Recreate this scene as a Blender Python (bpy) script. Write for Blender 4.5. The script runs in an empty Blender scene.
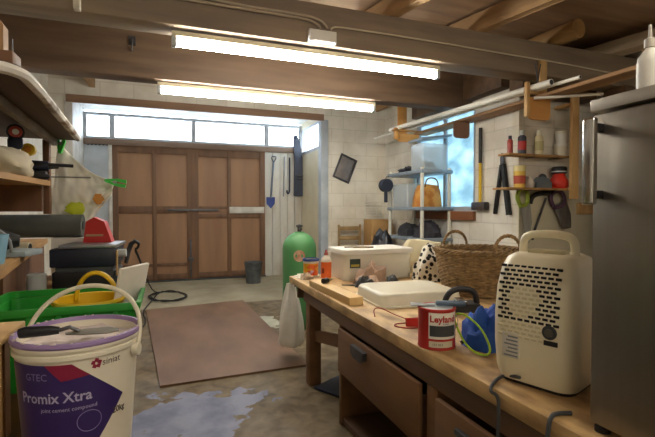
import bpy, bmesh, math, random
from mathutils import Vector, Matrix, noise
R = math.radians
C = bpy.context.scene.collection
# ---------------------------------------------------------------- camera, world, exposure
EYE = Vector((0, 0, 1.3)); FPX = 434.0; YAW = R(20.3); PITCH = math.atan((218.5-209)/FPX)
cam_d = bpy.data.cameras.new('camera'); cam = bpy.data.objects.new('camera', cam_d); C.objects.link(cam)
cam.location = EYE; cam.rotation_euler = (math.pi/2-PITCH, 0, -YAW)
cam_d.sensor_width = 36; cam_d.lens = 36*FPX/655; cam_d.clip_start = .02
bpy.context.scene.camera = cam
W = bpy.data.worlds.new('sky'); bpy.context.scene.world = W; W.use_nodes = True
W.node_tree.nodes['Background'].inputs[0].default_value = (.72, .86, 1, 1)
W.node_tree.nodes['Background'].inputs[1].default_value = 3.2
VS = bpy.context.scene.view_settings
VS.view_transform = 'Standard'; VS.look = 'None'; VS.gamma = 1; VS.use_curve_mapping = False; VS.exposure = 1.72
TUBE = 22.0

# ---------------------------------------------------------------- helpers
def lin(h):
    h = h.lstrip('#'); v = [int(h[i:i+2], 16)/255 for i in (0, 2, 4)]
    return tuple((c/12.92 if c <= .04045 else ((c+.055)/1.055)**2.4) for c in v) + (1,)
MATS = {}
def M(name, c, c2=None, sc=6, st=(1,1,1), rough=.6, metal=0, bump=0, lo=.35, hi=.65, det=5, **kw):
    """plain or two-tone noise material in object space"""
    if name in MATS: return MATS[name]
    m = bpy.data.materials.new(name); m.use_nodes = True; MATS[name] = m
    N = m.node_tree.nodes; L = m.node_tree.links; b = N['Principled BSDF']
    b.inputs['Roughness'].default_value = rough; b.inputs['Metallic'].default_value = metal
    for k, v in kw.items(): b.inputs[k].default_value = v
    if c2 is None: c2 = c
    tc = N.new('ShaderNodeTexCoord'); mp = N.new('ShaderNodeMapping'); mp.inputs['Scale'].default_value = st
    nz = N.new('ShaderNodeTexNoise'); nz.inputs['Scale'].default_value = sc; nz.inputs['Detail'].default_value = det
    rp = N.new('ShaderNodeValToRGB')
    rp.color_ramp.elements[0].position = lo; rp.color_ramp.elements[1].position = hi
    rp.color_ramp.elements[0].color = lin(c); rp.color_ramp.elements[1].color = lin(c2)
    L.new(tc.outputs['Object'], mp.inputs[0]); L.new(mp.outputs[0], nz.inputs['Vector'])
    L.new(nz.outputs['Fac'], rp.inputs[0]); L.new(rp.outputs[0], b.inputs['Base Color'])
    if bump:
        bp = N.new('ShaderNodeBump'); bp.inputs['Strength'].default_value = bump; bp.inputs['Distance'].default_value = .01
        L.new(nz.outputs['Fac'], bp.inputs['Height']); L.new(bp.outputs[0], b.inputs['Normal'])
    return m
def wood(name, c, c2, axis='x', rough=.65, sc=9, bump=.25):
    st = {'x': (.12,1,1), 'y': (1,.12,1), 'z': (1,1,.12)}[axis]
    return M(name, c, c2, sc=sc, st=st, rough=rough, bump=bump, lo=.3, hi=.7, det=8)
def blocks(name, c, c2, mort, plane):
    """painted blockwork: courses in the plane 'xz' or 'yz'"""
    m = bpy.data.materials.new(name); m.use_nodes = True; MATS[name] = m
    N = m.node_tree.nodes; L = m.node_tree.links; b = N['Principled BSDF']; b.inputs['Roughness'].default_value = .75
    tc = N.new('ShaderNodeTexCoord'); sp = N.new('ShaderNodeSeparateXYZ'); cb = N.new('ShaderNodeCombineXYZ')
    L.new(tc.outputs['Object'], sp.inputs[0]); L.new(sp.outputs['X' if plane == 'xz' else 'Y'], cb.inputs[0]); L.new(sp.outputs['Z'], cb.inputs[1])
    bk = N.new('ShaderNodeTexBrick'); bk.inputs['Scale'].default_value = 1
    bk.inputs['Brick Width'].default_value = .45; bk.inputs['Row Height'].default_value = .225
    bk.inputs['Mortar Size'].default_value = .008; bk.inputs['Mortar Smooth'].default_value = .4
    bk.inputs['Color1'].default_value = lin(c); bk.inputs['Color2'].default_value = lin(c2); bk.inputs['Mortar'].default_value = lin(mort)
    L.new(cb.outputs[0], bk.inputs['Vector'])
    nz = N.new('ShaderNodeTexNoise'); nz.inputs['Scale'].default_value = 3; nz.inputs['Detail'].default_value = 8
    L.new(tc.outputs['Object'], nz.inputs['Vector'])
    rp = N.new('ShaderNodeValToRGB'); rp.color_ramp.elements[0].color = (.80,.78,.74,1); rp.color_ramp.elements[1].color = (1,1,1,1)
    rp.color_ramp.elements[0].position = .3; rp.color_ramp.elements[1].position = .6
    L.new(nz.outputs['Fac'], rp.inputs[0])
    mx = N.new('ShaderNodeMixRGB'); mx.blend_type = 'MULTIPLY'; mx.inputs[0].default_value = 1
    L.new(bk.outputs['Color'], mx.inputs[1]); L.new(rp.outputs[0], mx.inputs[2]); L.new(mx.outputs[0], b.inputs['Base Color'])
    bp = N.new('ShaderNodeBump'); bp.inputs['Strength'].default_value = .3; bp.inputs['Distance'].default_value = .006; bp.invert = True
    L.new(bk.outputs['Fac'], bp.inputs['Height']); L.new(bp.outputs[0], b.inputs['Normal'])
    return m

class MB:
    """collects shapes, build() links them as ONE mesh object"""
    def __init__(s): s.bm = bmesh.new()
    def box(s, x0, x1, y0, y1, z0, z1, bev=0, mat=None, seg=2):
        r = bmesh.ops.create_cube(s.bm, size=1); vs = r['verts']
        for v in vs:
            v.co = Vector(((x0+x1)/2+v.co.x*(x1-x0), (y0+y1)/2+v.co.y*(y1-y0), (z0+z1)/2+v.co.z*(z1-z0)))
            if mat is not None: v.co = mat @ v.co
        if bev:
            es = list({e for v in vs for e in v.link_edges})
            bmesh.ops.bevel(s.bm, geom=es, offset=bev, segments=seg, profile=.5, affect='EDGES')
        return s
    def bar(s, p, q, w, h, bev=0):
        """a square bar from p to q, w across and h up"""
        p = Vector(p); q = Vector(q); d = q-p; l = d.length
        m = Matrix.Translation((p+q)/2) @ d.to_track_quat('Y', 'Z').to_matrix().to_4x4()
        return s.box(-w/2, w/2, -l/2, l/2, -h/2, h/2, bev, m)
    def cyl(s, p, q, r0, r1=None, n=16, caps=True):
        p = Vector(p); q = Vector(q); r1 = r0 if r1 is None else r1; d = q-p
        m = Matrix.Translation((p+q)/2) @ d.to_track_quat('Z', 'Y').to_matrix().to_4x4()
        bmesh.ops.create_cone(s.bm, cap_ends=caps, segments=n, radius1=r0, radius2=r1, depth=d.length, matrix=m)
        return s
    def ball(s, c, r, sc=(1,1,1), n=12):
        bmesh.ops.create_uvsphere(s.bm, u_segments=n+4, v_segments=n, radius=r, matrix=Matrix.Translation(c) @ Matrix.Diagonal((*sc, 1)))
        return s
    def lathe(s, prof, c=(0,0,0), n=32, close=False):
        c = Vector(c); rings = []
        for (r, z) in prof:
            if r <= 1e-6: rings.append([s.bm.verts.new(c+Vector((0,0,z)))])
            else: rings.append([s.bm.verts.new(c+Vector((r*math.cos(2*math.pi*i/n), r*math.sin(2*math.pi*i/n), z))) for i in range(n)])
        if close: rings.append(rings[0])
        for a, b in zip(rings, rings[1:]):
            for i in range(n):
                j = (i+1) % n
                f = [a[i % len(a)]] + ([a[j]] if len(a) > 1 else []) + ([b[j]] if len(b) > 1 else []) + [b[i % len(b)]]
                if len(f) > 2: s.bm.faces.new(f)
        return s
    def tube(s, pts, r, n=8, smooth=0):
        pts = [Vector(p) for p in pts]
        for _ in range(smooth):
            q = [pts[0]]
            for a, b in zip(pts, pts[1:]): q += [a*.75+b*.25, a*.25+b*.75]
            pts = q+[pts[-1]]
        up = None; rings = []
        for i, p in enumerate(pts):
            t = (pts[min(i+1, len(pts)-1)]-pts[max(i-1, 0)]).normalized()
            if up is None: up = t.orthogonal().normalized()
            up = (up-t*up.dot(t)).normalized(); w = t.cross(up)
            rr = r[min(i, len(r)-1)] if isinstance(r, (list, tuple)) else r
            rings.append([s.bm.verts.new(p+(up*math.cos(2*math.pi*k/n)+w*math.sin(2*math.pi*k/n))*rr) for k in range(n)])
        for a, b in zip(rings, rings[1:]):
            for k in range(n): s.bm.faces.new((a[k], a[(k+1) % n], b[(k+1) % n], b[k]))
        s.bm.faces.new(rings[0][::-1]); s.bm.faces.new(rings[-1])
        return s
    def prism(s, poly, a, b, axis='z', mat=None):
        """2D outline extruded from a to b along an axis: z -> (x,y), y -> (x,z), x -> (y,z)"""
        def P(u, v, w):
            p = {'z': Vector((u,v,w)), 'y': Vector((u,w,v)), 'x': Vector((w,u,v))}[axis]
            return mat @ p if mat is not None else p
        A = [s.bm.verts.new(P(u, v, a)) for u, v in poly]; B = [s.bm.verts.new(P(u, v, b)) for u, v in poly]
        s.bm.faces.new(A[::-1]); s.bm.faces.new(B); n = len(poly)
        for i in range(n): s.bm.faces.new((A[i], A[(i+1) % n], B[(i+1) % n], B[i]))
        return s
    def sheet(s, fn, nu, nv, closed_u=False):
        g = [[s.bm.verts.new(fn(i/(nu-1 if not closed_u else nu), j/(nv-1))) for j in range(nv)] for i in range(nu)]
        for i in range(nu if closed_u else nu-1):
            for j in range(nv-1): s.bm.faces.new((g[i][j], g[(i+1) % nu][j], g[(i+1) % nu][j+1], g[i][j+1]))
        return s
    def lump(s, c, rad, seed=0, amp=.25, fr=2.5, n=24, flat=0.0):
        """crumpled soft heap, flat underneath at local height c.z"""
        r = bmesh.ops.create_uvsphere(s.bm, u_segments=n, v_segments=n//2, radius=1); off = Vector((seed*7.3, seed*3.1, seed*1.7))
        for v in r['verts']:
            d = v.co.normalized(); k = 1+amp*noise.noise(d*fr+off)*1.6+amp*.4*noise.noise(d*fr*3+off)
            p = Vector((d.x*rad[0]*k, d.y*rad[1]*k, d.z*rad[2]*k))
            if p.z < flat: p.z = flat
            v.co = Vector(c)+p
        return s
    def build(s, name, mat, parent=None, loc=(0,0,0), rz=0, solid=0, sub=0, ang=40):
        bmesh.ops.remove_doubles(s.bm, verts=s.bm.verts, dist=1e-5)
        bmesh.ops.recalc_face_normals(s.bm, faces=s.bm.faces)
        me = bpy.data.meshes.new(name); s.bm.to_mesh(me); s.bm.free()
        for p in me.polygons: p.use_smooth = True
        me.set_sharp_from_angle(angle=R(ang))
        o = bpy.data.objects.new(name, me); C.objects.link(o); o.location = loc; o.rotation_euler = (0,0,rz)
        me.materials.append(mat)
        if parent: o.parent = parent
        if solid:
            md = o.modifiers.new('solid', 'SOLIDIFY'); md.thickness = solid; md.offset = 0
        if sub:
            md = o.modifiers.new('sub', 'SUBSURF'); md.levels = sub; md.render_levels = sub
        return o
def tag(o, label, cat, group=None, kind=None):
    o['label'] = label; o['category'] = cat
    if group: o['group'] = group
    if kind: o['kind'] = kind
    return o
def thing(name, label, cat, loc, rz=0, group=None):
    o = bpy.data.objects.new(name, None); C.objects.link(o); o.location = loc; o.rotation_euler = (0,0,rz); o.empty_display_size = .1
    return tag(o, label, cat, group)
def struct(o): o['kind'] = 'structure'; return o
def copy_tree(o, parent=None):
    c = o.copy(); C.objects.link(c); c.parent = parent
    for ch in list(o.children): copy_tree(ch, c)
    return c
def lettering(txt, size, mat, parent, place, name='lettering', spacing=1.0, bold=0):
    """flat text turned into a mesh; place(x, y) gives the 3D point of each vertex"""
    cu = bpy.data.curves.new(name, 'FONT'); cu.body = txt; cu.size = size; cu.space_character = spacing; cu.offset = bold; cu.resolution_u = 2
    t = bpy.data.objects.new(name, cu); C.objects.link(t)
    bpy.context.view_layer.update()
    me = bpy.data.meshes.new_from_object(t.evaluated_get(bpy.context.evaluated_depsgraph_get()))
    bpy.data.objects.remove(t)
    bm = bmesh.new(); bm.from_mesh(me)
    bmesh.ops.subdivide_edges(bm, edges=[e for e in bm.edges if e.calc_length() > size*.25], cuts=2)
    for v in bm.verts: v.co = place(v.co.x, v.co.y)
    bm.to_mesh(me); bm.free(); me.materials.clear(); me.materials.append(mat)
    o = bpy.data.objects.new(name, me); C.objects.link(o); o.parent = parent
    return o
def wrap(r, a0, z0, up=0):
    """writing on a can of radius r standing at the local origin, starting at angle a0 (rad) and height z0, running anticlockwise seen from above"""
    return lambda x, y: Vector((r*math.cos(a0+x/r), r*math.sin(a0+x/r), z0+y))
def patch(mb, r0, r1, a0, a1, z0, z1, n=16):
    """a label patch on a cone/cylinder"""
    return mb.sheet(lambda u, v: Vector(((r0+(r1-r0)*v)*math.cos(a0+(a1-a0)*u), (r0+(r1-r0)*v)*math.sin(a0+(a1-a0)*u), z0+(z1-z0)*v)), n, 2)
def at(px, py, X=None, Y=None, Z=None):
    """the point of a plane of the room seen at a pixel of the photograph (used to measure the place)"""
    f = Vector((math.sin(YAW)*math.cos(PITCH), math.cos(YAW)*math.cos(PITCH), -math.sin(PITCH))); r = Vector((math.cos(YAW), -math.sin(YAW), 0)); u = r.cross(f)
    d = f+r*((px-327.5)/FPX)+u*((218.5-py)/FPX)
    t = X/d.x if X is not None else Y/d.y if Y is not None else (Z-EYE.z)/d.z
    return EYE+d*t
BZ = .743      # worktop height of the right-hand bench
LZ = .66       # left-hand bench

# ---------------------------------------------------------------- materials
white_block_xz = blocks('white_block_xz', '#eae5d8', '#e6e0d2', '#d9d3c4', 'xz')
white_block_yz = blocks('white_block_yz', '#edeae1', '#e9e5db', '#dcd8cd', 'yz')
dark_beam = wood('dark_beam', '#4a3625', '#6a5036', 'x')
grey_beam = wood('grey_beam', '#756657', '#95836c', 'x')
joist_m = wood('joist', '#91734f', '#b69368', 'y')
ceil_m = wood('ceiling_boards', '#836852', '#a98a6a', 'x')
ply_brown = M('ply_brown', '#87644a', '#9c7757', sc=3, st=(1,1,.15), rough=.6, bump=.05)
door_frame_m = wood('door_frame', '#5d4330', '#77563c', 'z')
bench_top_m = M('bench_top', '#97774e', '#d2b07a', sc=14, st=(1,.45,1), rough=.6, bump=.25, lo=.32, hi=.62, det=10)
bench_dark = wood('bench_dark', '#4c3624', '#70523a', 'y')
bench_mid = wood('bench_mid', '#664628', '#7f5b39', 'y')
pine = wood('pine', '#cfa868', '#e3c58a', 'y', rough=.5)
pine_z = wood('pine_upright', '#b98d55', '#d5b078', 'z', rough=.55)
ply_orange = wood('ply_orange', '#c58a45', '#d79f58', 'x', rough=.5)
left_wood = wood('left_wood', '#5a3c26', '#7a5334', 'z')
left_top = wood('left_top', '#96703f', '#bd9259', 'y')
white_paint = M('white_paint', '#cfcdc6', '#b9b6ae', sc=8, rough=.5)
flaky = M('flaky_white', '#e0ddd6', '#8d7a68', sc=9, st=(1,.6,1), rough=.7, bump=.3, lo=.5, hi=.62)
blue_paint = M('bluewhite_paint', '#b9c3cc', '#a6afb8', sc=4, rough=.6)
black = M('black', '#141416', '#1e1e22', sc=8, rough=.5)
rubber = M('rubber', '#18181a', rough=.8)
dark_blue = M('dark_blue', '#20263a', '#2b3148', sc=6, rough=.6)
dgrey = M('dark_grey', '#3a3d40', '#46494c', sc=5, rough=.6)
mgrey = M('mid_grey', '#7d8386', '#8e9497', sc=5, rough=.5)
lgrey = M('light_grey', '#b4b9ba', rough=.5)
steel = M('steel', '#8d8d8b', '#a2a29e', sc=20, st=(1,1,.1), rough=.35, metal=.9)
dsteel = M('dark_steel', '#4b4b4d', '#5f5f61', sc=12, rough=.45, metal=.8)
chrome = M('chrome', '#c8c8c6', rough=.2, metal=1)
white = M('white', '#e4e2da', rough=.45)
white_pl = M('white_plastic', '#ded9c6', '#d6d0ba', sc=4, rough=.4)
cream = M('cream_plastic', '#f4ecd0', '#efe6c8', sc=2, rough=.32)
red = M('red', '#b3241d', rough=.45)
orange = M('orange', '#e5672a', rough=.4)
yellow = M('yellow', '#e3bd25', '#d5ae1d', sc=4, rough=.4)
green = M('green', '#22912c', '#1b7f27', sc=4, rough=.42)
clampg = M('clamp_green', '#35c23f', rough=.4)
gasgreen = M('gas_green', '#4f8c55', '#46804c', sc=3, rough=.45)
purple = M('purple', '#3a2a68', '#35265f', sc=3, rough=.4)
lilac = M('lilac', '#9880b0', rough=.45)
maroon = M('maroon', '#8c1f40', rough=.45)
blue = M('blue_fabric', '#1f4fae', '#2c61c4', sc=9, rough=.75, bump=.3)
lblue = M('light_blue', '#79a6bd', '#86b2c8', sc=4, rough=.5)
lime = M('lime', '#b3e03a', rough=.5)
cardboard = M('cardboard', '#a5804f', '#b38d5b', sc=4, rough=.8)
plaster = M('plaster', '#d9cdc8', '#c9bbb4', sc=9, rough=.8, bump=.5)
paper = M('paper', '#d8d3c4', '#c4bca8', sc=9, rough=.8)
def clear_mat(name, col, alpha, rough=.15):
    m = bpy.data.materials.new(name); m.use_nodes = True; N = m.node_tree.nodes; L = m.node_tree.links; b = N['Principled BSDF']
    b.inputs['Base Color'].default_value = lin(col); b.inputs['Roughness'].default_value = rough
    tr = N.new('ShaderNodeBsdfTransparent'); mx = N.new('ShaderNodeMixShader'); mx.inputs[0].default_value = alpha
    L.new(tr.outputs[0], mx.inputs[1]); L.new(b.outputs[0], mx.inputs[2]); L.new(mx.outputs[0], N['Material Output'].inputs[0])
    return m
glass = clear_mat('pane_glass', '#dfe8ee', .08, .03)
clearpl = clear_mat('clear_plastic', '#cfd8dc', .38, .2)
milky = clear_mat('milky_plastic', '#e6e2d3', .82, .35)
def translucent(name, c, c2, sc, mixf=.5, rough=.4, st=(1,1,1)):
    m = M(name, c, c2, sc=sc, rough=rough, st=st, bump=.2); N = m.node_tree.nodes; L = m.node_tree.links; b = N['Principled BSDF']
    t = N.new('ShaderNodeBsdfTranslucent'); L.new(b.inputs['Base Color'].links[0].from_socket, t.inputs[0])
    mx = N.new('ShaderNodeMixShader'); mx.inputs[0].default_value = mixf
    L.new(b.outputs[0], mx.inputs[1]); L.new(t.outputs[0], mx.inputs[2]); L.new(mx.outputs[0], N['Material Output'].inputs[0])
    return m
poly = translucent('polythene', '#f8f6ee', '#e9e6da', 8, .2)
frost = translucent('frosted_pane', '#bccdd2', '#93a8af', 5, .75, st=(1,.6,1))
def emit(name, col, s):
    m = bpy.data.materials.new(name); m.use_nodes = True; b = m.node_tree.nodes['Principled BSDF']
    b.inputs['Base Color'].default_value = (1,1,1,1); b.inputs['Emission Color'].default_value = col; b.inputs['Emission Strength'].default_value = s
    return m
tube_m = emit('tube_glow', (1, .94, .84, 1), TUBE)
def floor_mat():
    m = bpy.data.materials.new('concrete_floor'); m.use_nodes = True; N = m.node_tree.nodes; L = m.node_tree.links; b = N['Principled BSDF']
    tc = N.new('ShaderNodeTexCoord')
    def nz(sc, det=8, dist=0):
        n = N.new('ShaderNodeTexNoise'); n.inputs['Scale'].default_value = sc; n.inputs['Detail'].default_value = det; n.inputs['Distortion'].default_value = dist
        L.new(tc.outputs['Object'], n.inputs['Vector']); return n.outputs['Fac']
    def ramp(x, stops):
        r = N.new('ShaderNodeValToRGB'); e = r.color_ramp.elements
        e[0].position, e[0].color = stops[0]; e[1].position, e[1].color = stops[-1]
        for p, c in stops[1:-1]: k = e.new(p); k.color = c
        L.new(x, r.inputs[0]); return r.outputs[0]
    def mix(f, a, c):
        x = N.new('ShaderNodeMixRGB'); L.new(f, x.inputs[0]); L.new(a, x.inputs[1]); L.new(c, x.inputs[2]); return x.outputs[0]
    base = ramp(nz(1.3), [(.3, lin('#54462f')), (.5, lin('#6c5b41')), (.68, lin('#807155'))])
    fine = ramp(nz(9, 10, .4), [(.36, lin('#40351f')), (.5, lin('#6d5d43')), (.72, lin('#8f8268'))])
    half = N.new('ShaderNodeValue'); half.outputs[0].default_value = .5
    col = mix(half.outputs[0], base, fine)
    # cleaner concrete slab by the garage doors
    sp = N.new('ShaderNodeSeparateXYZ'); L.new(tc.outputs['Object'], sp.inputs[0])
    mr = N.new('ShaderNodeMapRange'); mr.inputs[1].default_value = 6.0; mr.inputs[2].default_value = 6.1; L.new(sp.outputs['Y'], mr.inputs[0])
    slab = ramp(nz(2.2), [(.3, lin('#8f8770')), (.7, lin('#aaa28b'))])
    col = mix(mr.outputs[0], col, slab)
    # spilt paint: pale blue pool with ragged edge plus splashes
    def pool(cx, cy, rx, ry, thr, soft=.04, wob=.9):
        mp = N.new('ShaderNodeMapping'); mp.inputs['Location'].default_value = (-cx/rx, -cy/ry, 0); mp.inputs['Scale'].default_value = (1/rx, 1/ry, 1)
        L.new(tc.outputs['Object'], mp.inputs[0])
        ln = N.new('ShaderNodeVectorMath'); ln.operation = 'LENGTH'; L.new(mp.outputs[0], ln.inputs[0])
        w = N.new('ShaderNodeMath'); w.operation = 'MULTIPLY_ADD'; L.new(nz(6, 9, .3), w.inputs[0]); w.inputs[1].default_value = wob*2
        L.new(ln.outputs['Value'], w.inputs[2])
        r = N.new('ShaderNodeMapRange'); r.inputs[1].default_value = thr+soft; r.inputs[2].default_value = thr-soft; L.new(w.outputs[0], r.inputs[0]); return r.outputs[0]
    pale = ramp(nz(5), [(.35, lin('#666a80')), (.6, lin('#858a9e'))])
    col = mix(pool(.12, 2.80, .42, .42, 1.75), col, pale)
    col = mix(pool(.45, 2.95, .55, .4, 1.25, .03, .9), col, pale)
    grn = ramp(nz(5), [(.3, lin('#a3a48f')), (.6, lin('#b8b8a6'))])
    col = mix(pool(1.0, 4.9, .55, .7, 1.3, .03, .9), col, grn)
    L.new(col, b.inputs['Base Color'])
    rr = ramp(nz(2.5), [(.35, (.55,.55,.55,1)), (.65, (.85,.85,.85,1))]); L.new(rr, b.inputs['Roughness'])
    bp = N.new('ShaderNodeBump'); bp.inputs['Strength'].default_value = .25; bp.inputs['Distance'].default_value = .01
    L.new(nz(14), bp.inputs['Height']); L.new(bp.outputs[0], b.inputs['Normal'])
    return m

# ================================================================ THE ROOM
XL, XR, YB, YD = -1.55, 3.75, 7.1, 8.36      # left wall, right wall, back wall, garage doors in their recess
RL, RR = -1.31, 2.53                          # sides of the recess
YC, XF = 3.88, 5.0                            # the room widens in front of YC to XF
struct(MB().box(XL-.2, XF+.2, -2.2, YD+.3, -.12, 0).build('floor', floor_mat()))
struct(MB().box(XL-.2, XF+.2, -2.2, YB+.02, 3.2, 3.28).build('ceiling', ceil_m))
struct(MB().box(XL-.2, XL, -2.2, YB+.2, 0, 3.2).build('wall_left', white_block_yz))
struct(MB().box(XL-.2, XF+.2, -2.3, -2.1, 0, 3.2).build('wall_front', white_block_xz))
wb = MB()
wb.box(RR, XR+.2, YB, YB+.12, 0, 3.3); wb.box(XL, RL, YB, YB+.12, 0, 3.3); wb.box(RL, RR, YB, YB+.12, 2.86, 3.3)
struct(wb.build('wall_back', white_block_xz))
wy0, wy1, wz0, wz1 = 4.62, 6.05, 1.27, 2.66
wr = MB(); wr.box(XR, XR+.2, YC+.1, wy0, 0, 3.2); wr.box(XR, XR+.2, wy1, YB, 0, 3.2); wr.box(XR, XR+.2, wy0, wy1, 0, wz0); wr.box(XR, XR+.2, wy0, wy1, wz1, 3.2)
struct(wr.build('wall_right', white_block_yz))
struct(MB().box(XR, XF+.2, YC, YC+.1, 0, 3.2).build('wall_return', white_block_xz))
struct(MB().box(XF, XF+.2, -2.1, YC, 0, 3.2).build('wall_far_right', white_block_yz))
# recess
struct(MB().box(RL-.1, RL, YB+.12, YD+.1, 0, 3.1).build('wall_recess_left', white_paint))
ra = MB(); ra.box(RR, RR+.08, YB+.12, YD+.1, 0, 2.36); ra.box(RR, RR+.08, YB+.12, YD+.1, 2.86, 3.1)
struct(ra.build('wall_recess_right', M('cream_board', '#d5cbb0', '#cbc0a4', sc=3, rough=.6)))
struct(MB().box(RL-.1, RR+.1, YB+.12, YD+.1, 2.99, 3.08).build('ceiling_recess', white_paint))
struct(MB().box(RL-.02, RR+.02, YB-.035, YB, 2.82, 2.93).build('trim_1', wood('lintel', '#7a5d49', '#94745b', 'x')))
struct(MB().box(RR-.03, RR+.10, YB-.03, YB+.13, 0, 2.84, .004).build('trim_2', blue_paint))
struct(MB().box(RL-.04, RL+.06, YB-.03, YB+.10, 0, 2.84, .004).build('trim_3', white_paint))
# windows over the doors
z0, z1 = 2.50, 2.95
xs = [at(84,125,Y=YD).x, at(112,125,Y=YD).x, at(193.5,125,Y=YD).x, at(266.5,130,Y=YD).x, RR]
tr_m = M('window_frame', '#b7bcc4', '#a2a8b0', sc=5, rough=.5)
for i in range(4):
    a, b = xs[i], xs[i+1]
    fr = MB(); t = .035
    fr.box(a, a+t, YD-.05, YD+.05, z0, z1, .004); fr.box(b-t, b, YD-.05, YD+.05, z0, z1, .004)
    fr.box(a+t, b-t, YD-.05, YD+.05, z1-.05, z1, .004); fr.box(a+t, b-t, YD-.05, YD+.05, z0, z0+.04, .004)
    w = struct(fr.build('window_%d' % (i+1), tr_m))
    MB().box(a+t, b-t, YD-.004, YD+.004, z0+.04, z1-.05).build('pane', glass, w)
fr = MB(); fr.box(RR, RR+.08, YB+.12, YB+.2, 2.36, 2.86); fr.box(RR, RR+.08, YD-.06, YD+.05, 2.36, 2.86); fr.box(RR, RR+.08, YB+.2, YD-.06, 2.36, 2.42); fr.box(RR, RR+.08, YB+.2, YD-.06, 2.82, 2.86)
w = struct(fr.build('window_5', tr_m)); MB().box(RR+.035, RR+.045, YB+.2, YD-.06, 2.42, 2.82).build('pane', glass, w)
struct(MB().box(RL, RR, YD-.07, YD+.06, 2.40, 2.50, .005).build('trim_4', wood('transom', '#6b5647', '#857060', 'x')))
# window in the right wall
fr = MB()
fr.box(XR+.02, XR+.1, wy0, wy0+.06, wz0, wz1); fr.box(XR+.02, XR+.1, wy1-.06, wy1, wz0, wz1); fr.box(XR+.02, XR+.1, wy0+.06, wy1-.06, wz0, wz0+.06); fr.box(XR+.02, XR+.1, wy0+.06, wy1-.06, wz1-.06, wz1)
fr.box(XR+.03, XR+.09, 5.30, 5.36, wz0+.06, wz1-.06)
w = struct(fr.build('window_6', tr_m)); MB().box(XR+.055, XR+.065, wy0+.06, wy1-.06, wz0+.06, wz1-.06).build('pane', frost, w)
struct(MB().box(XR-.05, XR+.02, wy0-.02, wy1+.02, wz0-.12, wz0, .006).build('trim_5', wood('sill', '#7a4a2e', '#8f5a38', 'y')))
# garage doors
def leaf(n, a, b, c, rails, base):
    d = struct(MB().box(a, b, YD-.02, YD+.04, base, 2.40).build('door_%d' % n, ply_brown))
    y0, y1 = YD-.055, YD-.02
    for k, (x0, x1) in enumerate([(a, a+.09), (c-.035, c+.035), (b-.10, b)]): MB().box(x0, x1, y0, y1, base, 2.40, .004).build('stile', door_frame_m, d)
    for zz, h in rails:
        for x0, x1 in ((a+.09, c-.035), (c+.035, b-.10)): MB().box(x0, x1, y0+.005, y1, zz, zz+h, .004).build('rail', door_frame_m, d)
    return d
dx0, dxm, dx1 = at(113,210,Y=YD).x, at(193,210,Y=YD).x, at(264.5,210,Y=YD).x
d1 = leaf(1, dx0, dxm-.006, at(154.5,210,Y=YD).x, [(.03,.10), (.27,.05), (1.22,.13), (2.28,.12)], .02)
d2 = leaf(2, dxm+.006, dx1, at(229,210,Y=YD).x, [(.03,.10), (1.13,.08), (1.30,.05), (2.26,.14)], .02)
p = at(246,210.5,Y=YD)
MB().box(at(229,210,Y=YD).x, dx1-.02, YD-.075, YD-.057, 1.22, 1.34, .003).build('patch_board', white_paint, d2)
MB().box(dxm-.035, dxm+.035, YD-.066, YD-.0555, .02, 2.40, .002).build('astragal', door_frame_m, d1)
b1 = MB(); b1.box(dxm-.45, dxm+.45, YD-.085, YD-.058, 1.26, 1.30, .004); b1.cyl((dxm-.1,YD-.1,1.28),(dxm-.1,YD-.058,1.28),.02); b1.build('latch_bar', dsteel, d1)
b2 = MB(); b2.box(dxm-.06, dxm-.03, YD-.085, YD-.058, .05, .75, .004); b2.box(dxm-.09, dxm, YD-.08, YD-.058, .35, .42, .004); b2.cyl((dxm-.045,YD-.08,.4),(dxm-.045,YD-.13,.4),.012); b2.build('drop_bolt', dsteel, d1)
# painted boards either side of the doors
struct(MB().box(RL, dx0-.06, YD-.03, YD+.05, 0, 2.40).build('wall_left_of_doors', blue_paint))
struct(MB().box(dx0-.06, dx0, YD-.07, YD+.05, 0, 2.40, .004).build('trim_6', white_paint))
bd = MB(); n = 5
for i in range(n):
    a = dx1+.001+(RR-dx1-.001)*i/n; b = dx1+.001+(RR-dx1-.001)*(i+1)/n; bd.box(a, b-.006, YD-.05, YD+.05, 0, 2.40, .004)
struct(bd.build('wall_right_of_doors', M('shabby_white', '#c9c8c2', '#a79c86', sc=2.2, st=(1,1,.5), rough=.7, lo=.45, hi=.75)))
sc = MB(); q0, q1 = at(86,140,Y=YD-.04), at(109,146,Y=YD-.04)
sc.box(q0.x, q1.x, YD-.05, YD-.031, q0.z-.05, q0.z)
for k in range(6): xx = q0.x+(q1.x-q0.x)*(k+.5)/6; sc.cyl((xx,YD-.05,q0.z-.055), (xx,YD-.031,q0.z-.055), .025, n=12)
struct(sc.build('trim_9', dark_blue))
struct(MB().box(dx0, dx1, YD-.12, YD+.05, 0, .02).build('trim_7', dgrey))

# beams and joists
bs = dict(label='x', cat='beam')
def beam(name, mb, mat): return struct(mb.build(name, mat))
beam('ceiling_beam', MB().box(XL, XF, 3.42, 3.66, 2.66, 3.0, .012), grey_beam)
beam('ceiling_beam', MB().box(XL, XR, 4.68, 4.90, 2.60, 3.05, .012), wood('brown_beam', '#5a4737', '#79624c', 'x'))
beam('ceiling_beam', MB().box(XL, XR, 5.95, 6.12, 2.94, 3.12, .01), dark_beam)
for i, (xa, ya, xb, yb) in enumerate([(2.72,3.9,3.62,-.1), (1.78,3.9,2.68,-.1), (.84,3.9,1.74,-.1), (-.1,3.9,.8,-.1), (-1.04,3.9,-.14,-.1)]):
    beam('ceiling_joist', MB().bar((xa,ya,3.08), (xb,yb,3.08), .085, .16, .006), joist_m)
beam('shade_board', MB().box(3.60, 3.75, 4.0, 5.94, 2.70, 3.05, .01), dark_beam)  # dark board standing in for the shade along the top of the right wall
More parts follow.
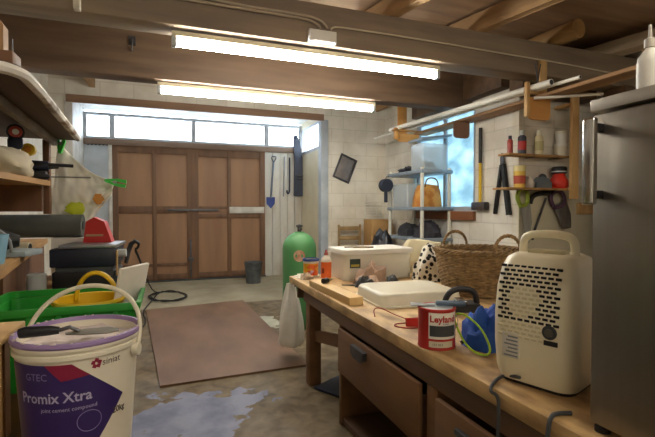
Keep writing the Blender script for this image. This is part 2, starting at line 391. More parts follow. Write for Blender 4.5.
beam('shade_board', MB().box(3.60, 4.71, 3.68, 3.878, 2.56, 3.05, .01), dark_beam)  # same for the shaded top of the return wall behind the near beam
for xa in (3.55, 2.4, 1.2, 0.1, -1.0):
    beam('ceiling_joist', MB().box(xa-.04, xa+.04, 4.0, YB, 3.055, 3.19, .006), joist_m)
beam('ceiling_joist', MB().bar((4.55,3.9,3.06), (5.0,1.6,3.06), .2, .12, .006), wood('pale_joist', '#a8957c', '#c2b197', 'y'))
lg = MB().cyl((3.86,3.22,3.10), (3.72,5.0,3.10), .095, .095, 20)
beam('ceiling_log', lg, wood('log', '#a07b50', '#bb965f', 'y'))
beam('ceiling_post', MB().box(4.72, 4.98, 3.36, 3.62, 0, 2.66, .01), dark_beam)

# ================================================================ LIGHTS
def fluorescent(x0, x1, y, label):
    t = thing('fluorescent_light', label, 'light', ((x0+x1)/2, y, 2.53), 0, 'fluorescent tube lights under the beams')
    h = (x1-x0)/2
    MB().box(-h, h, -.035, .035, .045, .085, .006).build('housing', M('lamp_housing', '#d8d0b4', rough=.4), t)
    MB().cyl((-h+.03,0,0), (h-.03,0,0), .026, n=16).build('tube', tube_m, t)
    for sx in (-1, 1):
        e = MB(); e.box(sx*(h-.015)-.018, sx*(h-.015)+.018, -.03, .03, -.03, .05, .005); e.build('lamp_holder', lgrey, t)
    return t
f1 = fluorescent(.045, 2.42, 3.52, 'lit long fluorescent tube nearer the camera, below the junction box')
f1.location.z = 2.56
f2 = fluorescent(-.08, 2.38, 4.79, 'lit fluorescent tube farther away, in front of the garage windows')
f2.location.z = 2.51
fill_tube = fluorescent(.0, 2.4, -.5, 'added unseen fluorescent tube behind the camera, lighting the foreground'); fill_tube.location.z = 2.91  # added fill lamp, out of view, brightens the foreground
jb = thing('junction_box', 'white electrical junction box on the beam above the nearer tube', 'junction box', (at(322,43,Y=3.40).x, 3.42, 2.665))
MB().box(-.12, .12, -.05, 0, 0, .10, .008).build('box_body', lgrey, jb)
MB().box(-.115, .115, -.058, -.05, .006, .094, .004).build('cover', white, jb)
def onbeam(x, y): p = at(x, y, Y=3.405); return (p.x, 3.405, p.z)
c = MB().tube([onbeam(172,-3), onbeam(245,9), onbeam(300,18), onbeam(312,21), onbeam(319,26), onbeam(320,29)], .012, smooth=2)
c.tube([onbeam(200,-3), onbeam(250,7), onbeam(305,15), onbeam(320,20), onbeam(326,26), onbeam(327,29)], .012, smooth=2)
tag(c.build('conduit', M('conduit', '#a99b86', rough=.5)), 'pair of painted conduits curving along the beam into the junction box', 'conduit')
c = MB().tube([onbeam(331,30), onbeam(332,28), onbeam(337,27), onbeam(360,30), onbeam(430,41), onbeam(500,53), onbeam(560,63), onbeam(622,75)], .008, smooth=1)
tag(c.build('cable', M('beam_cable', '#cbbfa6', rough=.5)), 'thin pale cable clipped along the beam to the right of the junction box', 'cable')
# small beam hooks
hk = MB(); q = at(132,45,Y=4.66); hk.tube([(q.x,4.675,q.z+.06), (q.x,4.64,q.z+.05), (q.x,4.63,q.z-.03), (q.x,4.65,q.z-.06), (q.x,4.665,q.z-.04)], .008)
hk.box(q.x-.03, q.x+.03, 4.665, 4.68, q.z+.0, q.z+.09)
tag(hk.build('beam_hook', dsteel), 'small metal hook on the far brown beam above the second tube', 'hook')
lf = thing('lamp_fitting', 'small pale fitting hanging from the ceiling at the upper left', 'fitting', (at(77,3,Y=3.3).x, 3.3, at(77,10,Y=3.3).z))
MB().box(-.02, .02, -.03, .03, 0, .10, .006).build('fitting_body', paper, lf)
MB().box(-.012, .012, -.012, .012, .10, 3.2-lf.location.z).build('stem', dark_beam, lf)
def wb_(mb, name, mat, root, **k):
    """a part given in room coordinates, under an unrotated thing"""
    return mb.build(name, mat, root, loc=tuple(-root.location), **k)

# ================================================================ RIGHT-HAND BENCH
bx0, bx1, by0, by1 = .95, 2.42, .1, 3.49
bench = thing('workbench', 'long worn wooden workbench with drawers down the right side of the room', 'workbench', (1.6, 1.8, 0))
wb_(MB().box(bx0, bx1, by0, by1, BZ-.055, BZ, .006), 'worktop', bench_top_m, bench)
wb_(MB().box(bx0+.012, bx0+.05, by0, 3.12, BZ-.135, BZ-.055, .004), 'apron', bench_dark, bench)
wb_(MB().box(bx0+.05, bx1-.05, by1-.10, by1-.06, BZ-.17, BZ-.055, .004), 'apron', bench_dark, bench)
for (x, y) in ((bx0+.02, 3.0), (bx1-.12, 3.3), (bx1-.12, .3)):
    wb_(MB().box(x, x+.09, y, y+.09, 0, BZ-.055, .005), 'leg', bench_mid, bench)
wb_(MB().bar((bx0+.07, 3.05, .36), (bx0+.09, 2.42, .48), .03, .07, .004), 'stretcher', bench_mid, bench)
wb_(MB().box(bx0+.02, 1.9, 2.385, 2.42, 0, BZ-.056, .003), 'side_panel', bench_mid, bench)
wb_(MB().box(1.85, 1.88, .3, 2.38, 0, BZ-.056), 'back_panel', bench_dark, bench)
for y in (1.40, .62):
    wb_(MB().box(bx0+.015, 1.84, y, y+.07, 0, BZ-.136, .004), 'divider', bench_mid, bench)
wb_(MB().box(bx0+.03, 1.84, 1.475, 2.38, .02, .05), 'lower_shelf', bench_dark, bench)
wb_(MB().box(bx0+.03, 1.84, .695, 1.395, .02, .05), 'lower_shelf', bench_dark, bench)
def drawer(y0, y1, z0, z1, pull):
    d = wb_(MB().box(bx0-.006, bx0+.016, y0, y1, z0, z1, .004), 'drawer', bench_mid, bench)
    b = MB(); b.box(bx0+.02, 1.6, y0+.02, y1-.02, z0+.02, z0+.03); b.box(bx0+.02, 1.6, y0+.02, y0+.035, z0+.03, z1-.06); b.box(bx0+.02, 1.6, y1-.035, y1-.02, z0+.03, z1-.06)
    b.build('drawer_box', bench_dark, d)
    yc = (y0+y1)/2+.12; zc = z1-.055
    h = MB()
    if pull:      # half-round cup pull
        h.prism([(yc-.075, zc+.02), (yc-.072, zc-.012), (yc-.05, zc-.03), (yc+.05, zc-.03), (yc+.072, zc-.012), (yc+.075, zc+.02)], bx0-.030, bx0-.024, 'x')
        h.prism([(yc-.075, zc+.02), (yc+.075, zc+.02), (yc+.085, zc+.03), (yc-.085, zc+.03)], bx0-.03, bx0-.006, 'x')
        h.box(bx0-.03, bx0-.006, yc-.078, yc-.072, zc-.012, zc+.02); h.box(bx0-.03, bx0-.006, yc+.072, yc+.078, zc-.012, zc+.02)
    else:
        h.box(bx0-.026, bx0-.006, yc-.07, yc+.07, zc-.012, zc+.012, .005)
    h.build('handle', dsteel, d)
drawer(1.50, 2.375, .34, .595, True)
drawer(.72, 1.385, .36, .585, False)

# ---- refrigerator
fz = 1.570
fr = thing('refrigerator', 'stainless steel undercounter refrigerator standing on the near end of the bench', 'refrigerator', (1.27, .51, BZ))
wb_(MB().box(1.04, 1.56, .215, .787, BZ+.012, fz-.03, .006), 'body', M('fridge_side', '#6b6b6c', rough=.5, metal=.4), fr)
brushed = M('brushed_steel', '#928b81', '#8c857b', sc=40, st=(1,1,.03), rough=.36, metal=.9, bump=.03)
dr = wb_(MB().box(.995, 1.036, .215, .787, BZ+.022, fz-.036, .006), 'door', brushed, fr)
wb_(MB().box(.99, 1.565, .21, .792, fz-.03, fz, .003), 'top_panel', M('fridge_top', '#b9b3aa', rough=.35, metal=.7), fr)
for x in (1.02, 1.5):
    for y in (.26, .77): wb_(MB().cyl((x,y,BZ), (x,y,BZ+.012), .018), 'foot', black, fr)
h = MB(); ya = .80
h.box(.950, .970, .752, .782, 1.31, 1.52, .006, seg=3)
hd = h.build('handle', chrome, dr)
for zz in (1.325, 1.487): MB().box(.970, .9965, .758, .776, zz, zz+.02, .002).build('handle_bracket', black, dr)
hd['label'] = 'bright steel bar handle'
bt = thing('bottle', 'white plastic bottle standing on top of the refrigerator', 'bottle', (1.065, .70, fz))
bt.scale = (.72,.72,.85)
MB().lathe([(0,0), (.034,0), (.036,.008), (.036,.085), (.033,.10), (.015,.122), (.013,.126), (0,.126)]).build('bottle_body', white, bt)
MB().lathe([(0,.127), (.016,.127), (.016,.15), (.006,.155), (.004,.19), (0,.19)]).build('cap', M('bottle_cap', '#c9c2b6', rough=.5), bt)

# ---- dehumidifier
dq = thing('dehumidifier', 'cream dehumidifier with carry handle and slotted grille on the bench beside the refrigerator', 'dehumidifier', (1.165, 1.075, BZ), R(20))
# local: grille faces -x, plain side faces -y
def sq(hx, hy, r, n=8):
    pts = []
    for cx, cy, a in ((hx-r, hy-r, 0), (-hx+r, hy-r, 90), (-hx+r, -hy+r, 180), (hx-r, -hy+r, 270)):
        for k in range(n+1): t = R(a+90*k/n); pts.append((cx+r*math.cos(t), cy+r*math.sin(t)))
    return pts
def loft(secs, mb):
    rings = [[mb.bm.verts.new((x+ox, y, z)) for x, y in sq(hx, hy, r)] for hx, hy, r, z, ox in secs]
    for a, b in zip(rings, rings[1:]):
        for i in range(len(a)): j = (i+1) % len(a); mb.bm.faces.new((a[i], a[j], b[j], b[i]))
    mb.bm.faces.new(rings[0][::-1]); mb.bm.faces.new(rings[-1]); return mb
DH = [(x*.9, y*.93, r, z*.925, o) for x, y, r, z, o in [(.128,.128,.05,.012,0), (.14,.138,.055,.05,0), (.147,.142,.055,.14,0), (.148,.142,.055,.24,0), (.142,.137,.055,.33,0), (.130,.128,.055,.40,.004), (.112,.115,.055,.435,.006), (.09,.095,.05,.447,.006)]]
body = loft(DH, MB()).build('casing', cream, dq, ang=60)
MB().prism(sq(.108,.112,.04), 0, .0112).build('base', black, dq)
def dface(z):
    for a, b in zip(DH, DH[1:]):
        if a[3] <= z <= b[3]:
            t = (z-a[3])/(b[3]-a[3]); return -(a[0]+(b[0]-a[0])*t)+a[4]+(b[4]-a[4])*t
    return -.14
sl = MB(); gh = MB()
for i in range(17):
    z = .375-.0136*i
    for k in range(9):
        y = .092-.0215*k+(.010 if i % 2 else 0); x = dface(z)
        if abs(y) > .097: continue
        cir = math.hypot(y-.02, (z-.27)) < .05
        low = z < .21
        tgt = gh if (cir or low) else sl
        if low and k > 6: continue
        tgt.box(x-.0012, x+.004, y-.0085, y+.0085, z-.0042, z+.0042, .0015, seg=1)
g = sl.build('grille_slots', rubber, dq); gh.build('grille_slits', M('grille_cream', '#ddd3b0', rough=.4), dq)
kx = dface(.19)
MB().cyl((kx+.004,-.062,.19), (kx-.004,-.062,.19), .021, n=24).build('dial', dgrey, dq)
MB().cyl((kx-.004,-.062,.19), (kx-.010,-.062,.19), .012, n=20).build('knob', M('knob_dark', '#5c584e', rough=.4), dq)
MB().box(dface(.16)-.0015, dface(.16)+.004, -.085, -.045, .150, .165, .001).build('badge', black, dq)
lb = MB().box(dface(.12)-.0015, dface(.12)+.006, .03, .085, .085, .165, .001).build('rating_label', M('label_grey', '#d9d6cc', rough=.5), dq)
ln = MB()
for i in range(6): ln.box(dface(.12)-.0022, dface(.12), .034, .078-.006*(i % 3), .09+.012*i, .095+.012*i)
ln.build('print', mgrey, lb)
MB().tube([(0,.082,.39), (0,.082,.445), (0,.07,.468), (0,.03,.476), (0,-.03,.476), (0,-.07,.468), (0,-.082,.445), (0,-.082,.39)], .013, 10, smooth=2).build('carry_handle', cream, dq)
MB().box(-.03, .03, -.055, .055, .41, .424, .004).build('top_vent', M('vent_cream', '#cfc49d', rough=.4), dq)
pts = [at(517,378,Z=.775)+Vector((.01,0,0)), at(513,376,Z=.765), at(504,375,Z=.752), at(494,381,Z=.75), at(489,391,Z=.749)]
pts = [Vector(p) for p in pts]; e_ = pts[-1]
pts += [Vector((.938, e_.y-.01, .735)), Vector((.934, e_.y-.015, .68)), Vector((.930, e_.y-.015, .5)), Vector((.928, e_.y, .1))]
o = MB().tube(pts, .0055, 8, 2).build('power_cable', dgrey); tag(o, 'dark power flex trailing from the dehumidifier over the bench edge', 'cable')
# flex by the fridge
cbl = MB().tube([(1.02,.86,BZ+.006), (.985,.87,BZ+.007), (.955,.865,BZ+.009), (.938,.86,BZ-.02), (.932,.86,BZ-.10), (.93,.87,BZ-.4), (.93,.87,.05)], .006, smooth=2).build('power_cable', dgrey)
tag(cbl, 'dark grey flex hanging over the bench edge at the foot of the refrigerator', 'cable')

# ---- wicker basket
bk = thing('wicker_basket', 'big round brown wicker log basket with two loop handles on the bench', 'basket', (1.95, 2.36, BZ))
wick = M('wicker', '#735a3c', '#a08357', sc=30, rough=.7, bump=.3)
def wicker(u, v):
    nrow = 26; z = .29*v; r = .215+.065*v**.8
    a = 2*math.pi*u; w = math.sin(a*24+math.pi*round(v*nrow))
    return Vector(((r+.006*w)*math.cos(a), (r+.006*w)*math.sin(a), z))
wm = MB()
nrow = 24
for i in range(nrow):
    z = .012+.011*i*1.02; r = .215+.065*(z/.29)**.8; ph = math.pi*(i % 2)
    pts = [((r+.006*math.sin(22*t+ph))*math.cos(t), (r+.006*math.sin(22*t+ph))*math.sin(t), z) for t in [2*math.pi*k/132 for k in range(133)]]
    wm.tube(pts, .0075, 5)
wm.cyl((0,0,0), (0,0,.012), .212, n=40)
wm.build('woven_body', wick, bk)
st_ = MB()
for k in range(44):
    t = 2*math.pi*k/44; st_.tube([(.215*math.cos(t), .215*math.sin(t), .01), (.28*math.cos(t), .28*math.sin(t), .285)], .005, 5)
st_.build('stakes', wick, bk)
rm = MB()
for s in (0, 1, 2):
    rm.tube([((.282+.010*math.cos(14*t+s*2.1))*math.cos(t), (.282+.010*math.cos(14*t+s*2.1))*math.sin(t), .286+.010*math.sin(14*t+s*2.1)) for t in [2*math.pi*k/140 for k in range(141)]], .008, 5)
rm.build('rim', wick, bk)
for s in (-1, 1):
    hm = MB(); A = R(-94)+ (math.pi if s < 0 else 0)
    for q in (0, 1, 2):
        pts = []
        for k in range(25):
            t = math.pi*k/24; y = .095*math.cos(t); z = .295+.10*math.sin(t); x = .282
            tw = .007; p = Vector((x+tw*math.cos(9*t+q*2.1), y, z+tw*math.sin(9*t+q*2.1))); p.rotate(Matrix.Rotation(A, 3, 'Z')); pts.append(p)
        hm.tube(pts, .0065, 5)
    hm.build('handle', wick, bk)

# ---- paint tin
pt = thing('paint_tin', 'red and white paint tin on the front edge of the bench', 'paint tin', (1.03, 1.50, BZ))
rr = .074
MB().lathe([(0,0), (rr,0), (rr+.002,.004), (rr,.008), (rr,.152), (rr+.003,.156), (rr+.002,.161), (rr-.006,.161), (rr-.010,.155), (0,.155)]).build('can', red, pt)
af = math.atan2(0-1.50, 0-1.03)   # towards the camera
a0, a1 = af-.42, af+1.25
lbw = patch(MB(), rr+.0006, rr+.0006, a0, a1, .045, .148, 20).build('label', white, pt)
patch(MB(), rr+.0011, rr+.0011, a0+.06, a1-.10, .055, .098, 20).build('picture', dgrey, lbw)
patch(MB(), rr+.0006, rr+.0006, a0+.02, a1-.30, .012, .036, 20).build('batch_label', white_pl, pt)
lettering('Leyland', .036, red, lbw, wrap(rr+.0014, a0+.06, .112), bold=.0012)
lettering('trade', .012, dgrey, lbw, wrap(rr+.0014, a0+.75, .102))
lettering('153 053', .013, dgrey, pt, wrap(rr+.0014, a0+.2, .019))
MB().lathe([(0,.156), (rr-.012,.156), (rr-.010,.160), (0,.160)]).build('lid', lgrey, pt)
MB().tube([((rr+.003)*math.cos(af+1.5), (rr+.003)*math.sin(af+1.5), .13), ((rr+.012)*math.cos(af+1.5), (rr+.012)*math.sin(af+1.5), .10), ((rr+.010)*math.cos(af+.9), (rr+.010)*math.sin(af+.9), .075)], .0016, 6, 1).build('wire_handle', steel, pt)
kn = thing('scraper', 'blue-handled scraper lying across the paint tin', 'scraper', (1.03, 1.50, BZ+.1625), R(-28))
MB().box(-.005, .115, -.014, .014, .001, .021, .008, seg=3).build('handle', M('scraper_blue', '#5b7590', '#3d4c5c', sc=12, rough=.4), kn)
MB().prism([(-.005,-.010), (-.045,-.016), (-.105,-.034), (-.105,.034), (-.045,.016), (-.005,.010)], .002, .0045).build('blade', steel, kn)
# ---- clothes iron behind the tin
ir = thing('clothes_iron', 'black and chrome iron standing behind the paint tin', 'iron', (1.48, 1.93, BZ), R(160))
def foot(u): return [(.13,0), (.10,.035), (.05,.055), (-.06,.06), (-.09,.055), (-.09,-.055), (-.06,-.06), (.05,-.055), (.10,-.035)]
MB().prism(foot(0), 0, .012).build('soleplate', chrome, ir)
MB().prism([(x*.96, y*.95) for x, y in foot(0)], .0125, .055).build('housing', black, ir)
MB().tube([(.09,0,.05), (.075,0,.095), (.04,0,.125), (-.03,0,.13), (-.075,0,.11), (-.085,0,.05)], .016, 10, 2).build('handle', black, ir)
MB().box(-.02, .03, -.045, .045, .056, .075, .008).build('chrome_plate', chrome, ir)
# ---- blue bag with lime cord
bb = thing('drawstring_bag', 'crumpled bright blue bag with lime cord between paint tin and dehumidifier', 'bag', (1.215, 1.435, BZ))
MB().lump((0,0,0), (.088,.10,.155), 5, .22, 2.4, 36).build('bag_body', blue, bb)
pts = [(-.10,.06,.10), (-.113,.03,.135), (-.11,-.03,.14), (-.085,-.085,.10), (-.07,-.115,.04), (-.075,-.12,.006), (-.11,-.105,.006), (-.12,-.05,.02), (-.12,.0,.06), (-.105,.05,.10)]
MB().tube([(x*1.02, y*1.02, z) for x, y, z in pts], .0042, 8, 2).build('cord', lime, bb)
# ---- red test lead
ct = MB().tube([(1.00,2.00,BZ+.004), (1.02,2.06,BZ+.03), (1.06,2.05,BZ+.035), (1.10,1.98,BZ+.01), (1.13,1.88,BZ+.004), (1.09,1.83,BZ+.004), (1.03,1.84,BZ+.004), (1.00,1.80,BZ+.004), (1.05,1.74,BZ+.004), (1.12,1.75,BZ+.004)], .003, 6, 2)
tl = thing('test_lead', 'thin red wire lead with red clip, left of the paint tin', 'cable', (1.05, 1.9, BZ))
wb_(ct, 'wire', M('wire_red', '#9a2c20', rough=.5), tl)
cp = MB(); cp.bar((1.07,1.80,BZ+.016), (1.13,1.765,BZ+.022), .022, .026, .006); cp.bar((1.13,1.765,BZ+.02), (1.165,1.745,BZ+.02), .012, .012, .003)
wb_(cp, 'clip', red, tl)
# ---- white lid/tray
ld = thing('storage_tray', 'shallow white plastic tray lying upside down in front of the storage box', 'tray', (1.395, 2.35, BZ), R(-4))
hx, hy = .265, .22
lm = MB()
secs = [(0,0,.0), (-.006,-.006,.06), (-.014,-.014,.072), (-.03,-.03,.077)]
rings = [[lm.bm.verts.new((x, y, z)) for x, y in sq(hx+a, hy+b, .06)] for a, b, z in secs]
for a, b in zip(rings, rings[1:]):
    for i in range(len(a)): k = (i+1) % len(a); lm.bm.faces.new((a[i], a[k], b[k], b[i]))
lm.bm.faces.new(rings[-1])
lm.build('tray_shell', white_pl, ld)
def ring(mb, hx, hy, r, t, z0, z1):
    o = sq(hx, hy, r); i = sq(hx-t, hy-t, r-t*.5); n = len(o)
    v = [[mb.bm.verts.new((x, y, z)) for x, y in p] for p, z in ((o,z0), (o,z1), (i,z1), (i,z0))]
    for k in range(n):
        j = (k+1) % n
        for a in range(4): b = (a+1) % 4; mb.bm.faces.new((v[a][k], v[a][j], v[b][j], v[b][k]))
    return mb
ring(MB(), hx+.010, hy+.010, .065, .012, .0, .010).build('lip', white_pl, ld)
# ---- storage box
sb = thing('storage_box', 'big translucent storage box with white lid at the far end of the bench', 'storage box', (1.575, 3.245, BZ), R(1))
bxm = MB(); hx, hy = .31, .185
o = MB(); o.prism(sq(hx-.02, hy-.02, .04), 0, .004)
ringm = ring(o, hx-.012, hy-.012, .05, .004, .004, .215); ringm.build('tub', milky, sb)
l2 = MB(); l2.prism(sq(hx, hy, .05), .226, .240); ring(l2, hx+.006, hy+.006, .055, .012, .205, .235); l2.build('lid', white, sb)
MB().box(-hx+.05, -hx+.14, -hy+.0105, -hy+.012, .10, .17).build('sticker', M('sticker_green', '#2b3b33', rough=.5), sb)
MB().box(-hx+.06, -hx+.13, -hy+.009, -hy+.0104, .11, .128).build('sticker_stripe', M('sticker_gold', '#b7a24a', rough=.5), sb)
wr_ = MB(); wr_.tube([(-.22,.02,.246), (-.12,-.01,.25), (-.02,-.03,.246), (.02,-.05,.246), (-.05,-.06,.246), (-.16,-.02,.246)], .006, 6, 1)
cord_ = wr_.build('cord', M('cord_tan', '#8a7a5c', rough=.7), None, loc=tuple(sb.location)); tag(cord_, 'short loop of tan cord lying on the storage box lid', 'cord')
# ---- cream hamper / bag behind
cm = MB(); cm.lump((0,0,0), (.22,.12,.40), 8, .10, 1.6, 20)
for v in cm.bm.verts:
    if v.co.z > .27: v.co.z = .27+.12*(v.co.z-.27)-.10*v.co.x
o = cm.build('cloth_bag', M('cream_cloth', '#d9cfae', '#c9bd9a', sc=5, rough=.8, bump=.2), loc=(2.13, 3.33, BZ), ang=25)
tag(o, 'angular cream cloth bag slumped behind the right end of the storage box', 'bag')
spm = bpy.data.materials.new('spotted_cloth'); spm.use_nodes = True
N = spm.node_tree.nodes; L_ = spm.node_tree.links; tc = N.new('ShaderNodeTexCoord'); vo = N.new('ShaderNodeTexVoronoi'); vo.inputs['Scale'].default_value = 24
rp = N.new('ShaderNodeValToRGB'); rp.color_ramp.interpolation = 'CONSTANT'; rp.color_ramp.elements[0].color = lin('#17171a'); rp.color_ramp.elements[1].position = .40; rp.color_ramp.elements[1].color = lin('#e5e0d2')
L_.new(tc.outputs['Object'], vo.inputs['Vector']); L_.new(vo.outputs['Distance'], rp.inputs[0]); L_.new(rp.outputs[0], N['Principled BSDF'].inputs['Base Color']); N['Principled BSDF'].inputs['Roughness'].default_value = .8
o = MB().lump((0,0,0), (.17,.13,.26), 3, .2, 2.0, 28).build('spotted_cloth', spm, loc=(1.97, 2.93, BZ))
tag(o, 'white cloth with black spots heaped between storage box and basket', 'cloth')
# ---- timber block
o = MB().box(-.045, .045, -.34, .34, 0, .047, .003).build('timber_block', pine, loc=(1.012, 2.625, BZ), rz=R(2))
tag(o, 'clean pine batten lying along the front edge of the bench', 'timber')
# ---- tub, bottle, chuck
tb = thing('filler_tub', 'yellow tub with blue rim near the far bench corner', 'tub', (1.105, 3.38, BZ))
MB().lathe([(0,0), (.056,0), (.064,.13), (.064,.145), (.060,.145), (.054,.006), (0,.006)]).build('tub_body', M('tub_white', '#dcd6c4', rough=.4), tb)
af = math.atan2(-3.36, -1.135)
patch(MB(), .0577, .0632, af-1.7, af+1.7, .018, .115, 28).build('label', M('tub_label', '#e0a81f', '#e06a2e', sc=22, rough=.4, lo=.5, hi=.55), tb)
patch(MB(), .0584, .0602, af-.5, af+.5, .022, .06, 12).build('label_picture', M('tub_pic', '#b9a7c4', '#d8532a', sc=40, rough=.4, lo=.45, hi=.5), tb)
ring_ = MB(); ring_.lathe([(.064,.132), (.069,.134), (.069,.153), (.061,.153), (.061,.142)]); ring_.build('rim', M('rim_blue', '#2f4a8c', rough=.4), tb)
MB().lathe([(0,.141), (.0595,.141), (.0595,.136), (0,.136)]).build('contents', dark_blue, tb)
gb = thing('glue_bottle', 'orange and white squeeze bottle beside the yellow tub', 'bottle', (1.185, 3.235, BZ))
MB().lathe([(0,0), (.040,0), (.042,.006), (.042,.15), (.037,.165), (.018,.185), (.015,.19), (0,.19)]).build('bottle_body', M('bottle_white', '#e6dfcf', rough=.35), gb)
patch(MB(), .0426, .0426, 0, 2*math.pi, .012, .138, 32).build('label', orange, gb)
af = math.atan2(-3.235, -1.245)
patch(MB(), .0430, .0430, af-.9, af-.35, .05, .09, 8).build('label_mark', M('mark_dark', '#7e2b17', rough=.5), gb)
MB().lathe([(0,.19), (.016,.19), (.016,.205), (.010,.215), (.006,.235), (0,.236)]).build('nozzle', M('nozzle_red', '#a5544b', rough=.4), gb)
MB().tube([(.012,0,.205), (.03,0,.212), (.036,0,.228)], .004, 6).build('cap_strap', white, gb)
ck = thing('drill_chuck', 'small black and brass drill chuck lying on the pine batten', 'tool', (1.035, 2.80, BZ+.047), R(35))
MB().cyl((-.05,0,.0185), (.0,0,.0185), .018, n=20).build('sleeve', black, ck); MB().cyl((.0,0,.0185), (.03,0,.0185), .016, .012, 20).build('collar', M('brass', '#b59a4d', rough=.3, metal=.8), ck); MB().cyl((.03,0,.0185), (.055,0,.0185), .006).build('jaws', steel, ck)
# ---- gloves
gl = thing('work_gloves', 'crumpled pinkish grey work gloves on the bench by the storage box', 'gloves', (1.43, 2.92, BZ), R(20))
pink = M('glove_pink', '#b89c86', '#9a8070', sc=10, rough=.85, bump=.4)
gm = MB().lump((.02,.02,0), (.14,.085,.12), 11, .35, 2.4, 24); gm.build('glove_back', pink, gl)
fm = MB()
for k, (a, l) in enumerate([(200,.10), (215,.12), (232,.12), (250,.10)]):
    d = Vector((math.cos(R(a)), math.sin(R(a)), 0)); fm.tube([Vector((.0,.0,.05)), d*.06+Vector((0,0,.055)), d*(l)+Vector((0,0,.02)), d*(l+.03)+Vector((0,0,.014))], [.017,.016,.014,.010], 8, 0)
fm.build('fingers', pink, gl)
MB().lump((-.13,-.06,0), (.07,.05,.075), 4, .3, 2.4, 20).build('grip_palm', dgrey, gl); MB().lump((.13,-.09,0), (.055,.04,.06), 6, .3, 2.4, 16).build('grip_palm', dgrey, gl)
# ---- metal trowel / chisel flat between block and gloves
o = MB().prism([(-.09,-.012), (.02,-.016), (.09,0), (.02,.016), (-.09,.012)], 0, .006).build('chisel', dsteel, loc=(1.27, 2.88, BZ), rz=R(150)); tag(o, 'flat steel chisel lying beside the work gloves', 'chisel')
o = MB().bar((0,-.14,.006), (0,.14,.006), .02, .011, .002).build('wood_strip', wood('strip_brown', '#6a3f2a', '#7d4e34', 'y'), loc=(1.86, 2.62, BZ), rz=R(75)); tag(o, 'thin reddish brown wood strip on the bench below the spotted cloth', 'timber')
# ---- papers at the far corner and small box below them
pm = MB()
for k in range(3):
    m_ = Matrix.Translation((.0+.02*k, .03*k, .0015+.003*k)) @ Matrix.Rotation(R(20-17*k), 4, 'Z'); pm.box(-.09, .09, -.07, .07, -.0012, .0012, mat=m_)
o = pm.build('papers', paper, loc=(1.06, 3.38, BZ)); tag(o, 'loose crumpled papers on the far front corner of the bench', 'paper')
o = MB().lump((0,0,0), (.05,.04,.05), 2, .4, 3, 16).build('crumpled_rag', M('rag', '#cbb79f', '#a28a70', sc=20, rough=.9, bump=.4), loc=(1.035, 3.28, BZ)); o.location.z = BZ+.0; tag(o, 'small crumpled beige rag left of the yellow tub', 'rag')
# ---- carrier bag hanging off the bench end
def bagf(u, v):
    a = 2*math.pi*u; z = -.56*v; r = .035+.09*math.sin(min(1, v*1.15)*math.pi/2)+.012*math.sin(5*a+4*v)
    if v > .93: r *= (1-v)/.07*.9+.1
    return Vector((r*math.cos(a)*.85, r*math.sin(a), z))
cbg = thing('carrier_bag', 'white plastic carrier bag hanging from the far end of the bench', 'bag', (1.0, 3.612, .66))
MB().sheet(bagf, 28, 18, True).build('bag_body', poly, cbg)
MB().tube([(0,.02,-.02), (0,-.06,.025), (-.01,-.11,-.0), (-.01,-.112,-.02)], .008, 6, 1).build('bag_handles', poly, cbg)
wb_(MB().tube([(1.0,3.48,.655), (1.0,3.57,.655), (1.0,3.58,.685)], .006), 'hook', dsteel, bench)
# ---- paper under-tray on the floor beneath the bench
o = MB().box(-.20, .20, -.13, .13, 0, .02, .005).build('floor_plate', dark_blue, loc=(1.22, 2.93, 0), rz=R(30)); tag(o, 'dark flat plate lying on the floor under the bench', 'plate')

cs = [at(146,311,Z=.0), at(243,301,Z=.0), at(308,366,Z=.0), at(160,388,Z=.0)]
o = MB().prism([(c.x, c.y) for c in cs], .0005, .016).build('plywood_sheet', M('floor_ply', '#664a33', '#80634a', sc=3, st=(1,.4,1), rough=.55, lo=.35, hi=.7, det=9)); tag(o, 'large reddish brown plywood sheet lying flat on the concrete floor', 'plywood')
# ================================================================ FAR RIGHT: cylinder, bucket, chair, cartons
gc = thing('gas_cylinder', 'tall green gas cylinder with domed top behind the end of the bench', 'gas cylinder', (1.37, 4.60, 0))
prof = [(0,0), (.16,0), (.17,.02), (.17,.04), (.183,.06), (.186,.10), (.186,.86)] + [(.186*math.cos(R(t)), .86+.19*math.sin(R(t))) for t in range(10, 80, 8)] + [(.05,1.05), (0,1.05)]
MB().lathe(prof, n=40).build('tank', gasgreen, gc)
v = MB(); v.cyl((0,0,1.05), (0,0,1.10), .022); v.cyl((0,0,1.10), (0,0,1.13), .012); v.box(-.035, .035, -.01, .01, 1.10, 1.125, .004); v.cyl((0,-.02,1.08), (0,-.06,1.08), .014); v.build('valve', dsteel, gc)
af = math.atan2(-4.6, -1.4)
stk = MB()
def disc(mb, r, rad, a, zc, n=20):
    c = mb.bm.verts.new((r*math.cos(a), r*math.sin(a), zc)); vs = [mb.bm.verts.new((r*math.cos(a+rad*math.cos(t)/r), r*math.sin(a+rad*math.cos(t)/r), zc+rad*math.sin(t))) for t in [2*math.pi*k/n for k in range(n)]]
    for k in range(n): mb.bm.faces.new((c, vs[k], vs[(k+1) % n]))
    return mb
disc(stk, .1875, .062, af, .80).build('sticker', M('gas_sticker', '#c9a48a', '#b36f55', sc=30, rough=.5), gc)
pb = thing('bucket', 'grey metal bucket on the floor in front of the garage doors', 'bucket', (1.42, 7.60, 0))
MB().lathe([(0,0), (.125,0), (.155,.36), (.162,.368), (.158,.375), (.150,.37), (.120,.012), (0,.012)]).build('bucket_body', M('galvanised', '#54585b', '#6a6e70', sc=8, rough=.45, metal=.5), pb)
MB().tube([(-.16,0,.34), (-.15,-.06,.30), (-.09,-.14,.25), (0,-.168,.235), (.09,-.14,.25), (.15,-.06,.30), (.16,0,.34)], .004, 6, 1).build('bail_handle', dsteel, pb)
chm = wood('chair_wood', '#8a7048', '#a4885c', 'z')
